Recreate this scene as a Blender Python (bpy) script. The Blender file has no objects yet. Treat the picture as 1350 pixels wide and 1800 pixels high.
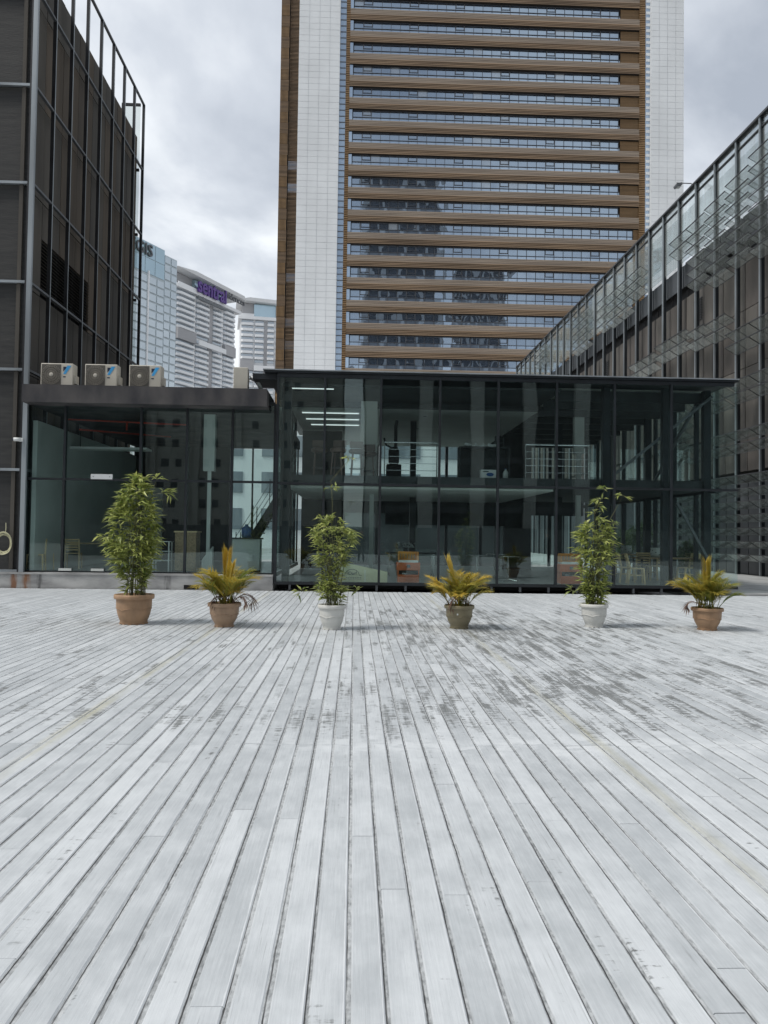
import bpy, bmesh, math, random
import numpy as np
from mathutils import Vector, Matrix, Quaternion
R = random.Random(7)
sc = bpy.context.scene
C = sc.collection

# ---------------------------------------------------------------- camera
F, CX, CY, H = 1350., 675., 900., 1.55
yaw, pitch, roll = math.radians(2.2), math.radians(1.70), 0.0135
fw = np.array([math.sin(yaw)*math.cos(pitch), math.cos(yaw)*math.cos(pitch), math.sin(pitch)])
r0 = np.array([math.cos(yaw), -math.sin(yaw), 0.]); u0 = np.cross(r0, fw)
rt = r0*math.cos(roll)+u0*math.sin(roll); up = -r0*math.sin(roll)+u0*math.cos(roll)
def P(px, py, Y):
    d = fw*F+rt*(px-CX)+up*(CY-py); d = d/d[1]*Y
    return Vector((d[0], d[1], d[2]+H))
def PX(px, py, Y): return P(px, py, Y).x
def PZ(px, py, Y): return P(px, py, Y).z
def PG(px, py, z=0.):
    d = fw*F+rt*(px-CX)+up*(CY-py); d = d*((z-H)/d[2])
    return Vector((d[0], d[1], z))
def proj(x, y, z):
    v = np.array([x, y, z-H]); w = v@fw
    return CX+F*(v@rt)/w, CY-F*(v@up)/w
cam = bpy.data.cameras.new('camera'); co = bpy.data.objects.new('camera', cam); C.objects.link(co)
cam.sensor_fit = 'VERTICAL'; cam.sensor_height = 36; cam.sensor_width = 27; cam.lens = 36*F/1800
cam.clip_start = .05; cam.clip_end = 6000
m = Matrix.Identity(4)
for i in range(3):
    m[i][0] = rt[i]; m[i][1] = up[i]; m[i][2] = -fw[i]
m[2][3] = H; co.matrix_world = m; sc.camera = co

# ---------------------------------------------------------------- sky, sun, exposure
SUN_EL, SUN_AZ = math.radians(58), math.radians(250)     # azimuth clockwise from +Y
w = bpy.data.worlds.new('World'); sc.world = w; w.use_nodes = True
nt = w.node_tree; N = nt.nodes; L = nt.links; N.clear()
out = N.new('ShaderNodeOutputWorld'); bg = N.new('ShaderNodeBackground'); bg.inputs[1].default_value = .1
sky = N.new('ShaderNodeTexSky'); sky.sky_type = 'NISHITA'; sky.sun_disc = False
sky.sun_elevation = SUN_EL; sky.sun_rotation = SUN_AZ; sky.air_density = 1.2; sky.dust_density = 2.5
tc = N.new('ShaderNodeTexCoord'); sp = N.new('ShaderNodeSeparateXYZ'); L.new(tc.outputs['Generated'], sp.inputs[0])
ad = N.new('ShaderNodeMath'); ad.operation = 'MAXIMUM'; ad.inputs[1].default_value = 0.
L.new(sp.outputs[2], ad.inputs[0])
ad2 = N.new('ShaderNodeMath'); ad2.operation = 'ADD'; ad2.inputs[1].default_value = .35; L.new(ad.outputs[0], ad2.inputs[0])
dv = N.new('ShaderNodeVectorMath'); dv.operation = 'DIVIDE'
cb = N.new('ShaderNodeCombineXYZ')
for i in range(3): L.new(ad2.outputs[0], cb.inputs[i])
L.new(tc.outputs['Generated'], dv.inputs[0]); L.new(cb.outputs[0], dv.inputs[1])
mp = N.new('ShaderNodeMapping'); mp.inputs['Location'].default_value = (1.35, 2.2, .4); L.new(dv.outputs[0], mp.inputs[0])
nz = N.new('ShaderNodeTexNoise'); nz.inputs['Scale'].default_value = 2.1; nz.inputs['Detail'].default_value = 7; nz.inputs['Roughness'].default_value = .52
nz.inputs['Distortion'].default_value = .35
L.new(mp.outputs[0], nz.inputs['Vector'])
cr = N.new('ShaderNodeValToRGB'); e = cr.color_ramp
e.elements[0].position = .35; e.elements[0].color = (2.85, 3.1, 3.5, 1)
e.elements[1].position = .60; e.elements[1].color = (6.4, 6.6, 6.75, 1)
k = e.elements.new(.50); k.color = (4.5, 4.75, 5.1, 1)
hz = N.new('ShaderNodeMath'); hz.operation = 'MULTIPLY_ADD'; hz.inputs[1].default_value = -.36; hz.inputs[2].default_value = .125; L.new(ad.outputs[0], hz.inputs[0])
hm = N.new('ShaderNodeMath'); hm.operation = 'MAXIMUM'; hm.inputs[1].default_value = 0.; L.new(hz.outputs[0], hm.inputs[0])
hs = N.new('ShaderNodeMath'); hs.operation = 'ADD'; L.new(hm.outputs[0], hs.inputs[0]); L.new(nz.outputs[0], hs.inputs[1])
L.new(hs.outputs[0], cr.inputs[0])
mx = N.new('ShaderNodeMixRGB'); mx.inputs[0].default_value = .88
L.new(sky.outputs[0], mx.inputs[1]); L.new(cr.outputs[0], mx.inputs[2])
L.new(mx.outputs[0], bg.inputs[0]); L.new(bg.outputs[0], out.inputs[0])
sl = bpy.data.lights.new('sun', 'SUN'); sl.energy = 1.5; sl.angle = math.radians(14); sl.color = (1, .96, .9)
so = bpy.data.objects.new('sun', sl); C.objects.link(so)
sd = Vector((math.sin(SUN_AZ)*math.cos(SUN_EL), math.cos(SUN_AZ)*math.cos(SUN_EL), math.sin(SUN_EL)))
so.rotation_euler = (-sd).to_track_quat('-Z', 'Y').to_euler(); so.location = sd*40
sc.view_settings.view_transform = 'Standard'; sc.view_settings.look = 'None'
sc.view_settings.exposure = 0.72; sc.view_settings.gamma = 1
sc.render.engine = 'CYCLES'
sc.cycles.transparent_max_bounces = 40; sc.cycles.max_bounces = 10; sc.cycles.glossy_bounces = 4
sc.render.resolution_x = 768; sc.render.resolution_y = 1024

# ---------------------------------------------------------------- helpers
class MB:
    def __init__(s): s.v = []; s.f = []; s.c = None
    def box(s, x0, x1, y0, y1, z0, z1):
        n = len(s.v)
        s.v += [(x0,y0,z0),(x1,y0,z0),(x1,y1,z0),(x0,y1,z0),(x0,y0,z1),(x1,y0,z1),(x1,y1,z1),(x0,y1,z1)]
        s.f += [tuple(n+i for i in q) for q in ((3,2,1,0),(4,5,6,7),(0,1,5,4),(1,2,6,5),(2,3,7,6),(3,0,4,7))]
        return s
    def poly(s, pts):
        n = len(s.v); s.v += [tuple(p) for p in pts]; s.f.append(tuple(range(n, n+len(pts)))); return s
    def prism(s, a, b):
        """two matching loops joined"""
        n = len(s.v); k = len(a); s.v += [tuple(p) for p in a]+[tuple(p) for p in b]
        s.f.append(tuple(range(n+k-1, n-1, -1))); s.f.append(tuple(range(n+k, n+2*k)))
        for i in range(k): s.f.append((n+i, n+(i+1)%k, n+k+(i+1)%k, n+k+i))
        return s
    def bar(s, p, q, w, h=None, upv=(0,0,1)):
        h = h or w; p = Vector(p); q = Vector(q); d = (q-p).normalized(); u = Vector(upv)
        if abs(d.dot(u)) > .98: u = Vector((0,1,0))
        a = d.cross(u).normalized()*w/2; b = a.cross(d).normalized()*h/2
        return s.prism([p-a-b, p+a-b, p+a+b, p-a+b], [q-a-b, q+a-b, q+a+b, q-a+b])
    def tube(s, pts, r, n=6, cap=True):
        pts = [Vector(p) for p in pts]; rr = r if isinstance(r, (list, tuple)) else [r]*len(pts)
        base = len(s.v)
        for i, p in enumerate(pts):
            d = (pts[min(i+1, len(pts)-1)]-pts[max(i-1, 0)]).normalized()
            u = Vector((0,0,1)) if abs(d.z) < .95 else Vector((0,1,0))
            a = d.cross(u).normalized(); b = a.cross(d)
            for j in range(n):
                t = 2*math.pi*j/n; s.v.append(tuple(p+(a*math.cos(t)+b*math.sin(t))*rr[i]))
        for i in range(len(pts)-1):
            for j in range(n):
                s.f.append((base+i*n+j, base+i*n+(j+1)%n, base+(i+1)*n+(j+1)%n, base+(i+1)*n+j))
        if cap:
            s.f.append(tuple(base+j for j in range(n-1, -1, -1))); s.f.append(tuple(base+(len(pts)-1)*n+j for j in range(n)))
        return s
    def lathe(s, prof, c=(0,0,0), n=32):
        b = len(s.v)
        for r, z in prof:
            for j in range(n):
                t = 2*math.pi*j/n; s.v.append((c[0]+r*math.cos(t), c[1]+r*math.sin(t), c[2]+z))
        for i in range(len(prof)-1):
            for j in range(n): s.f.append((b+i*n+j, b+i*n+(j+1)%n, b+(i+1)*n+(j+1)%n, b+(i+1)*n+j))
        s.f.append(tuple(b+j for j in range(n-1, -1, -1))); s.f.append(tuple(b+(len(prof)-1)*n+j for j in range(n)))
        return s
    def xf(s, M):
        s.v = [tuple(M @ Vector(p)) for p in s.v]; return s
    def mesh(s, name, mat, smooth=False):
        me = bpy.data.meshes.new(name); me.from_pydata(s.v, [], s.f)
        if mat: me.materials.append(mat)
        if smooth: me.polygons.foreach_set('use_smooth', [True]*len(me.polygons))
        me.update(); return me
    def build(s, name, mat, parent=None, smooth=False, bevel=0, kind=None):
        o = bpy.data.objects.new(name, s.mesh(name, mat, smooth)); C.objects.link(o)
        if parent: o.parent = parent
        if bevel:
            b = o.modifiers.new('bevel', 'BEVEL'); b.width = bevel; b.segments = 2; b.limit_method = 'ANGLE'
        if kind: o['kind'] = kind
        return o
def B(*a): return MB().box(*a)
def tag(o, label, cat, group=None):
    o['label'] = label; o['category'] = cat
    if group: o['group'] = group
    return o
def empty(name, loc=(0,0,0), rz=0, label=None, cat=None, group=None):
    o = bpy.data.objects.new(name, None); C.objects.link(o); o.location = loc; o.rotation_euler = (0,0,rz); o.empty_display_size = .2
    if label: tag(o, label, cat, group)
    return o
def inst(name, me, loc, parent=None, rot=(0,0,0), scale=(1,1,1)):
    o = bpy.data.objects.new(name, me); C.objects.link(o); o.location = loc; o.rotation_euler = rot; o.scale = scale
    if parent: o.parent = parent
    return o
def copy_tree(o, parent=None):
    c = o.copy(); C.objects.link(c); c.parent = parent
    for ch in list(o.children): copy_tree(ch, c)
    return c
def text_mesh(txt, size, depth, mat, name, parent, M, bold=0.):
    cu = bpy.data.curves.new(name, 'FONT'); cu.body = txt; cu.size = size; cu.extrude = depth; cu.align_x = 'CENTER'; cu.align_y = 'CENTER'
    cu.offset = bold; cu.resolution_u = 3
    t = bpy.data.objects.new(name+'_tmp', cu); C.objects.link(t)
    dg = bpy.context.evaluated_depsgraph_get(); me = bpy.data.meshes.new_from_object(t.evaluated_get(dg))
    bpy.data.objects.remove(t); bpy.data.curves.remove(cu)
    me.name = name; me.materials.clear(); me.materials.append(mat)
    o = bpy.data.objects.new(name, me); C.objects.link(o)
    if parent: o.parent = parent
    o.matrix_local = M
    return o

# ---------------------------------------------------------------- materials
def newmat(name):
    m = bpy.data.materials.new(name); m.use_nodes = True
    return m, m.node_tree.nodes, m.node_tree.links, m.node_tree.nodes['Principled BSDF']
def mat(name, col, rough=.6, metal=0, var=.12, scale=3., stretch=(1,1,1), bump=0., col2=None, lo=.35, hi=.65, bscale=None, detail=5, spec=.5):
    m, n, l, b = newmat(name)
    b.inputs['Roughness'].default_value = rough; b.inputs['Metallic'].default_value = metal
    b.inputs['Specular IOR Level'].default_value = spec
    g = n.new('ShaderNodeNewGeometry'); mp = n.new('ShaderNodeMapping'); mp.inputs['Scale'].default_value = stretch
    l.new(g.outputs['Position'], mp.inputs[0])
    t = n.new('ShaderNodeTexNoise'); t.inputs['Scale'].default_value = scale; t.inputs['Detail'].default_value = detail
    l.new(mp.outputs[0], t.inputs['Vector'])
    r = n.new('ShaderNodeValToRGB'); r.color_ramp.elements[0].position = lo; r.color_ramp.elements[1].position = hi
    c2 = col2 or tuple(min(1, c*(1+var)) for c in col); c1 = col if col2 else tuple(c*(1-var) for c in col)
    r.color_ramp.elements[0].color = (*c1, 1); r.color_ramp.elements[1].color = (*c2, 1)
    l.new(t.outputs[0], r.inputs[0]); l.new(r.outputs[0], b.inputs['Base Color'])
    if bump:
        t2 = n.new('ShaderNodeTexNoise'); t2.inputs['Scale'].default_value = bscale or scale*4; t2.inputs['Detail'].default_value = 4
        l.new(mp.outputs[0], t2.inputs['Vector'])
        bp = n.new('ShaderNodeBump'); bp.inputs['Strength'].default_value = bump; bp.inputs['Distance'].default_value = .02
        l.new(t2.outputs[0], bp.inputs['Height']); l.new(bp.outputs[0], b.inputs['Normal'])
    return m
def glass(name, tint, f0, wav=0., wscale=.5, rough=0., dust_veil=0., refl=(.93,1,.99)):
    m, n, l, b = newmat(name); n.remove(b); o = n['Material Output']
    tr = n.new('ShaderNodeBsdfTransparent'); tr.inputs[0].default_value = (*tint, 1)
    gl = n.new('ShaderNodeBsdfGlossy'); gl.inputs['Roughness'].default_value = rough; gl.inputs['Color'].default_value = (*refl, 1)
    lw = n.new('ShaderNodeLayerWeight'); lw.inputs[0].default_value = .5
    pw = n.new('ShaderNodeMath'); pw.operation = 'POWER'; pw.inputs[1].default_value = 5; l.new(lw.outputs['Facing'], pw.inputs[0])
    ma = n.new('ShaderNodeMath'); ma.operation = 'MULTIPLY_ADD'; ma.inputs[1].default_value = 1-f0; ma.inputs[2].default_value = f0; l.new(pw.outputs[0], ma.inputs[0])
    mx = n.new('ShaderNodeMixShader'); l.new(ma.outputs[0], mx.inputs[0]); l.new(tr.outputs[0], mx.inputs[1]); l.new(gl.outputs[0], mx.inputs[2])
    last = mx
    if wav:
        g = n.new('ShaderNodeNewGeometry'); t = n.new('ShaderNodeTexNoise'); t.inputs['Scale'].default_value = wscale; t.inputs['Detail'].default_value = 1
        l.new(g.outputs['Position'], t.inputs['Vector'])
        bp = n.new('ShaderNodeBump'); bp.inputs['Strength'].default_value = 1; bp.inputs['Distance'].default_value = wav
        l.new(t.outputs[0], bp.inputs['Height']); l.new(bp.outputs[0], gl.inputs['Normal'])
    if dust_veil:  # diffuse film: dust, also put in to lift the pavilion panes' blacks
        g = n.new('ShaderNodeNewGeometry'); mp = n.new('ShaderNodeMapping'); mp.inputs['Scale'].default_value = (3,3,.6); l.new(g.outputs['Position'], mp.inputs[0])
        t = n.new('ShaderNodeTexNoise'); t.inputs['Scale'].default_value = 1.2; t.inputs['Detail'].default_value = 6; l.new(mp.outputs[0], t.inputs['Vector'])
        r = n.new('ShaderNodeValToRGB'); r.color_ramp.elements[0].position = .3; r.color_ramp.elements[1].position = .8
        r.color_ramp.elements[0].color = (dust_veil*.3,)*3+(1,); r.color_ramp.elements[1].color = (dust_veil,)*3+(1,)
        l.new(t.outputs[0], r.inputs[0])
        df = n.new('ShaderNodeBsdfDiffuse'); df.inputs[0].default_value = (.5,.52,.5,1)
        m2 = n.new('ShaderNodeMixShader'); l.new(r.outputs[0], m2.inputs[0]); l.new(mx.outputs[0], m2.inputs[1]); l.new(df.outputs[0], m2.inputs[2]); last = m2
    l.new(last.outputs[0], o.inputs[0]); return m
def mirror(name, col, refl, wav=0., wscale=.3, rough=.01, rc=(.66,.82,1)):
    m, n, l, b = newmat(name); o = n['Material Output']
    b.inputs['Base Color'].default_value = (*col, 1); b.inputs['Roughness'].default_value = .3
    gl = n.new('ShaderNodeBsdfGlossy'); gl.inputs['Roughness'].default_value = rough; gl.inputs['Color'].default_value = (*rc,1)
    mx = n.new('ShaderNodeMixShader'); mx.inputs[0].default_value = refl; l.new(b.outputs[0], mx.inputs[1]); l.new(gl.outputs[0], mx.inputs[2])
    if wav:
        g = n.new('ShaderNodeNewGeometry'); t = n.new('ShaderNodeTexNoise'); t.inputs['Scale'].default_value = wscale; t.inputs['Detail'].default_value = 1
        l.new(g.outputs['Position'], t.inputs['Vector'])
        bp = n.new('ShaderNodeBump'); bp.inputs['Distance'].default_value = wav; bp.inputs['Strength'].default_value = 1
        l.new(t.outputs[0], bp.inputs['Height']); l.new(bp.outputs[0], gl.inputs['Normal'])
    l.new(mx.outputs[0], o.inputs[0]); return m
def emit(name, col, s):
    m, n, l, b = newmat(name); b.inputs['Emission Color'].default_value = (*col, 1); b.inputs['Emission Strength'].default_value = s
    b.inputs['Base Color'].default_value = (*col, 1); return m

M = dict(
 frame=mat('dark_steel', (.012,.016,.02), .42, 0, .3, 2),
 frame_l=mat('weathered_aluminium', (.29,.32,.34), .45, .5, .25, 1.5, (1,1,.2)),
 frame_m=mat('bronze_aluminium', (.030,.031,.034), .4, .2, .3, 1.5),
 black=mat('black_void', (.006,.006,.007), .9),
 g_pav=glass('pavilion_glass', (.88,.945,.935), .055, .0035, .55, 0, .005, (.88,1,.98)),
 g_side=glass('clear_glass', (.88,.95,.94), .02, .001, .4),
 g_left=glass('dusty_glass', (.86,.88,.87), .03, 0, 1, 0, .03),
 g_par=glass('parapet_glass', (.88,.91,.92), .05, 0, 1, 0, .26),
 g_louv=glass('louvre_glass', (.92,.93,.93), .05, 0, 1, 0, .22),
 lowall=mat('dark_concrete_panel', (.058,.056,.052), .8, 0, 0, .9, (1,1,.18), .25, (.120,.108,.092), .3, .75, spec=.25),
 lowall2=mat('brown_concrete_panel', (.066,.058,.049), .8, 0, 0, .9, (1,1,.15), .25, (.145,.115,.086), .3, .75, spec=.25),
 lofront=mat('dark_board_panel', (.022,.023,.024), .7, 0, 0, 3, (.4,1,4), .3, (.046,.046,.044), .3, .8),
 rowall=mat('weathered_concrete_panel', (.058,.056,.053), .85, 0, 0, .7, (1,1,.35), .3, (.170,.158,.142), .3, .72, spec=.25),
 rowall2=mat('grey_concrete_panel', (.055,.052,.048), .85, 0, 0, .7, (1,1,.4), .3, (.135,.122,.112), .3, .7, spec=.25),
 slate=mat('slate_panel', (.045,.05,.055), .35, 0, .3, .5),
 whitetile=mat('white_cladding_panel', (.70,.72,.73), .5, 0, .05, .2),
 whitetile2=mat('white_cladding_joint', (.62,.64,.655), .5, 0, .05, .2),
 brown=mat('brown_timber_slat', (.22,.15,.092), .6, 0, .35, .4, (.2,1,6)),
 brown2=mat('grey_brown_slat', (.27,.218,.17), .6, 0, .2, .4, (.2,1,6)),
 ochre=mat('ochre_slat', (.235,.145,.068), .6, 0, .2, .4, (.2,1,6)),
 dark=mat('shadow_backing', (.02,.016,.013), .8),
 twin=mirror('tower_window_glass', (.028,.042,.066), .36, .02, .35),
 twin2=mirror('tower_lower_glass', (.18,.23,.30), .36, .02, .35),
 twinb=mirror('tower_window_blind', (.26,.28,.30), .25, .02, .35),
 blue=mirror('blue_edge_glass', (.22,.28,.36), .25),
 conc=mat('plinth_concrete', (.20,.20,.20), .85, 0, 0, 1.4, (1,1,2), .35, (.46,.46,.45), .3, .7),
 fascia=mat('stained_fascia_concrete', (.042,.042,.047), .75, 0, 0, 1.6, (1,1,.6), .3, (.12,.112,.108), .35, .8, spec=.25),
 rust=mat('rust_stain', (.20,.085,.03), .9, 0, .4, 12),
 white=mat('white_paint', (.72,.74,.73), .5, 0, .05, 3),
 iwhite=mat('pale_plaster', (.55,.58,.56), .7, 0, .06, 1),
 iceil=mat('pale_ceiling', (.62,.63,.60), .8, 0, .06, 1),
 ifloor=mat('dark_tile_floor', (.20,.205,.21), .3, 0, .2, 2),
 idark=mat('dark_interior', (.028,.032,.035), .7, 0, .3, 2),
 wood=mat('pale_timber', (.72,.54,.30), .5, 0, .15, 6, (8,1,8)),
 woodd=mat('brown_timber', (.34,.235,.13), .5, 0, .25, 5, (6,1,6)),
 brownleather=mat('brown_leather', (.14,.09,.075), .5, 0, .2, 5),
 orange=mat('orange_lacquer', (.52,.115,.03), .45, 0, .12, 3),
 orangel=mat('amber_lacquer', (.60,.25,.05), .45, 0, .12, 3),
 cream=mat('cream_panel', (.62,.60,.40), .6, 0, .05, 2),
 chrome=mat('polished_steel', (.55,.57,.58), .25, .9, .1, 3),
 red=mat('red_pipe_paint', (.45,.05,.03), .45),
 acb=mat('beige_enamel', (.52,.49,.42), .5, 0, .06, 2),
 acd=mat('grille_dark', (.09,.082,.07), .6),
 acs=mat('grille_wire', (.34,.315,.265), .5),
 acblue=mat('logo_blue', (.05,.33,.66), .5), acnavy=mat('logo_navy', (.01,.02,.05), .5),
 purple=mat('purple_sign', (.10,.045,.24), .5), sigdark=mat('sign_dark', (.08,.085,.095), .5),
 cityw=mat('city_white_render', (.78,.79,.80), .7, 0, .05, .02), cityg=mat('city_grey_panel', (.36,.36,.37), .7, 0, .08, .03),  # distant city colours lightened to stand in for haze
 citywin=mirror('city_window', (.25,.285,.325), .25, rc=(.88,.95,1)), citypane=mirror('curtain_wall_pane', (.40,.455,.475), .35, .05, .1, .01, (.88,.95,1)),
 citygrid=mat('curtain_wall_mullion', (.42,.48,.51), .5), greenglass=mirror('green_glass_band', (.30,.42,.42), .35),
 terra=mat('terracotta_plastic', (.345,.215,.125), .55, 0, .18, 5, (1,1,.4), .05), pinkpot=mat('tan_plastic', (.37,.25,.165), .5, 0, .15, 6, (1,1,.4)),
 olive=mat('olive_plastic', (.23,.20,.125), .5, 0, .08, 6), whitepot=mat('white_plastic', (.60,.60,.57), .5, 0, .06, 5),
 soil=mat('potting_soil', (.035,.025,.018), .95, 0, .4, 30),
 cane=mat('bamboo_cane', (.12,.125,.055), .6, 0, .35, 12), deadf=mat('dry_frond', (.19,.115,.085), .8, 0, .3, 10),
 apt=mat('apartment_render', (.52,.50,.47), .8, 0, .05, .1), pier=mat('pale_concrete_pier', (.46,.46,.45), .7, 0, .06, .1),
 paving=mat('pale_paving', (.36,.37,.37), .7, 0, .15, 1.5, (1,1,1), .2), paving2=mat('grey_parapet_render', (.13,.135,.14), .85, 0, .2, .8, (1,1,.4)), ground=mat('ground_concrete', (.26,.26,.26), .9, 0, .15, .3),
 lamp=emit('fluorescent_tube', (.95,1,1), .45),
 skin=mat('skin', (.35,.2,.14), .5), cloth=mat('black_cloth', (.015,.016,.02), .8), jeans=mat('dark_denim', (.02,.025,.04), .8), hair=mat('black_hair', (.008,.007,.006), .5),
 bluep=mat('blue_plastic', (.03,.10,.30), .4), grey=mat('grey_metal', (.13,.14,.15), .5, .3),
)
def leafmat(name, c1, c2, trans=.35):
    m, n, l, b = newmat(name); o = n['Material Output']
    b.inputs['Roughness'].default_value = .45
    at = n.new('ShaderNodeAttribute'); at.attribute_name = 'tone'
    r = n.new('ShaderNodeValToRGB'); r.color_ramp.elements[0].color = (*c1, 1); r.color_ramp.elements[1].color = (*c2, 1)
    l.new(at.outputs['Fac'], r.inputs[0]); l.new(r.outputs[0], b.inputs['Base Color'])
    t = n.new('ShaderNodeBsdfTranslucent'); l.new(r.outputs[0], t.inputs[0])
    mx = n.new('ShaderNodeMixShader'); mx.inputs[0].default_value = trans; l.new(b.outputs[0], mx.inputs[1]); l.new(t.outputs[0], mx.inputs[2])
    l.new(mx.outputs[0], o.inputs[0]); return m
M['leaf'] = leafmat('bamboo_leaf', (.13,.19,.038), (.60,.63,.21))
M['palm'] = leafmat('palm_leaflet', (.14,.21,.04), (.62,.45,.075))
M['bush'] = leafmat('shrub_leaf', (.03,.06,.015), (.15,.21,.06))

# ---------------------------------------------------------------- deck
PITCH, GAP = .132, .018
def deckmat():
    m, n, l, b = newmat('worn_painted_board')
    def nd(t, **k):
        x = n.new(t)
        for a, v in k.items(): setattr(x, a, v)
        return x
    def math_(op, a, b_=None, c=None, clamp=False):
        x = nd('ShaderNodeMath', operation=op, use_clamp=clamp)
        for i, q in enumerate((a, b_, c)):
            if q is None: continue
            if isinstance(q, (int, float)): x.inputs[i].default_value = q
            else: l.new(q, x.inputs[i])
        return x.outputs[0]
    def noise(vec, sx, sy, sz, detail=4, rough=.5, off=0.):
        mp = nd('ShaderNodeMapping'); mp.inputs['Scale'].default_value = (sx, sy, sz); mp.inputs['Location'].default_value = (off, off*.7, off*.3); l.new(vec, mp.inputs[0])
        t = nd('ShaderNodeTexNoise'); t.inputs['Scale'].default_value = 1; t.inputs['Detail'].default_value = detail; t.inputs['Roughness'].default_value = rough
        l.new(mp.outputs[0], t.inputs['Vector']); return t.outputs[0]
    def sstep(v, a, b_):
        x = nd('ShaderNodeMapRange', interpolation_type='SMOOTHSTEP'); l.new(v, x.inputs[0]); x.inputs[1].default_value = a; x.inputs[2].default_value = b_
        return x.outputs[0]
    g = nd('ShaderNodeNewGeometry'); pos = g.outputs['Position']
    at = nd('ShaderNodeAttribute', attribute_name='tone'); rnd = at.outputs['Fac']
    sp = nd('ShaderNodeSeparateXYZ'); l.new(pos, sp.inputs[0]); x, y = sp.outputs[0], sp.outputs[1]
    # a copy of the position shifted for each board so that wear stops at the board's edge
    cb = nd('ShaderNodeCombineXYZ'); l.new(math_('MULTIPLY_ADD', rnd, 61., x), cb.inputs[0]); l.new(math_('MULTIPLY_ADD', rnd, 37., y), cb.inputs[1])
    bpos = cb.outputs[0]
    region = noise(pos, .45, .38, 1, 3, .55, 4.3)
    zone = math_('MULTIPLY', sstep(y, 5.0, 6.3), math_('SUBTRACT', 1., sstep(y, 13.5, 20.)))
    patch = math_('ADD', math_('MULTIPLY', noise(bpos, 2.2, 1.0, 1, 4, .6), .55), math_('MULTIPLY', noise(bpos, 17., .9, 1, 4, .6, 2.), .45))
    hatch = noise(bpos, 7., 30., 1, 4, .65)
    v = math_('ADD', math_('MULTIPLY', patch, .85), math_('MULTIPLY', hatch, .42))
    v = math_('ADD', v, math_('MULTIPLY', region, .22))
    spot = math_('MULTIPLY', math_('SUBTRACT', 1., sstep(math_('ABSOLUTE', math_('SUBTRACT', x, 2.6)), 1.2, 4.2)), zone)
    v = math_('ADD', v, math_('MULTIPLY', spot, .06))
    v = math_('ADD', v, math_('MULTIPLY', zone, .075))
    worn = sstep(v, .865, .945)
    fine = noise(bpos, 110., 3.5, 1, 5, .75)
    blot = noise(pos, 6., 4., 1, 5, .6, 9.)
    cloud = noise(bpos, 1.3, .5, 1, 2, .5, 2.)
    r1 = nd('ShaderNodeMixRGB'); r1.inputs[1].default_value = (.37,.395,.412,1); r1.inputs[2].default_value = (.585,.612,.63,1)
    l.new(sstep(math_('ADD', math_('ADD', math_('MULTIPLY', blot, .4), math_('MULTIPLY', fine, .35)), math_('ADD', math_('MULTIPLY', cloud, .3), math_('MULTIPLY', rnd, .13))), .38, .80), r1.inputs[0])
    r2 = nd('ShaderNodeMixRGB'); l.new(math_('MULTIPLY', worn, .92), r2.inputs[0]); l.new(r1.outputs[0], r2.inputs[1])
    rw = nd('ShaderNodeMixRGB'); rw.inputs[1].default_value = (.085,.09,.09,1); rw.inputs[2].default_value = (.22,.23,.23,1); l.new(sstep(fine, .3, .7), rw.inputs[0]); l.new(rw.outputs[0], r2.inputs[2])
    # dark lifting paint along both edges of a board
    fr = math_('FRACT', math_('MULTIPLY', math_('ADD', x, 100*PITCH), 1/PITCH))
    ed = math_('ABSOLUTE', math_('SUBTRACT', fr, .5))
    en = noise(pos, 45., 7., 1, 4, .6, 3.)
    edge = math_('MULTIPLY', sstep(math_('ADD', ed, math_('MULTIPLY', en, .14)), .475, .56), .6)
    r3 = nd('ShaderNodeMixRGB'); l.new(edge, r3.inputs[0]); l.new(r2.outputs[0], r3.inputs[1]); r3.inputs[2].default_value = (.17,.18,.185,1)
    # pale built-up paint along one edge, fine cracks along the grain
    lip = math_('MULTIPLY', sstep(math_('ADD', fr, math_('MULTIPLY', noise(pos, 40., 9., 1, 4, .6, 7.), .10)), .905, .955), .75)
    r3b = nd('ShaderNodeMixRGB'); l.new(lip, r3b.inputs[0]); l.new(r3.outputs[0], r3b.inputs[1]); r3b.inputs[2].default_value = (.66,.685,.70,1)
    crk = math_('MULTIPLY', math_('MULTIPLY', sstep(noise(bpos, 85., 1.6, 1, 5, .7, 11.), .60, .70), sstep(noise(bpos, 1.5, .8, 1, 3, .5, 13.), .42, .62)), .6)
    r3c = nd('ShaderNodeMixRGB'); l.new(crk, r3c.inputs[0]); l.new(r3b.outputs[0], r3c.inputs[1]); r3c.inputs[2].default_value = (.17,.178,.18,1); r3 = r3c
    # thick overlapped paint line across the boards
    ln = noise(bpos, 3., .3, 1, 3, .6, 6.)
    yl = math_('ADD', y, math_('MULTIPLY', math_('SUBTRACT', ln, .5), 1.1))
    over = math_('MULTIPLY', math_('SUBTRACT', 1., sstep(math_('ABSOLUTE', math_('SUBTRACT', yl, 5.72)), .03, .22)), sstep(noise(pos, 5., 14., 1, 4, .6, 1.), .38, .55))
    r4 = nd('ShaderNodeMixRGB'); l.new(math_('MULTIPLY', math_('MULTIPLY', over, sstep(x, -1.5, .5)), .7), r4.inputs[0]); l.new(r3.outputs[0], r4.inputs[1]); r4.inputs[2].default_value = (.62,.645,.66,1)
    # rust-yellow run-off stains along two boards
    sn = noise(pos, 9., 1.2, 1, 4, .6, 8.)
    d1 = math_('ABSOLUTE', math_('SUBTRACT', x, -2.22)); d2 = math_('ABSOLUTE', math_('SUBTRACT', x, 1.86))
    dm = math_('MINIMUM', d1, d2)
    st = math_('MULTIPLY', math_('SUBTRACT', 1., sstep(dm, .01, .085)), sstep(sn, .25, .75))
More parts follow.
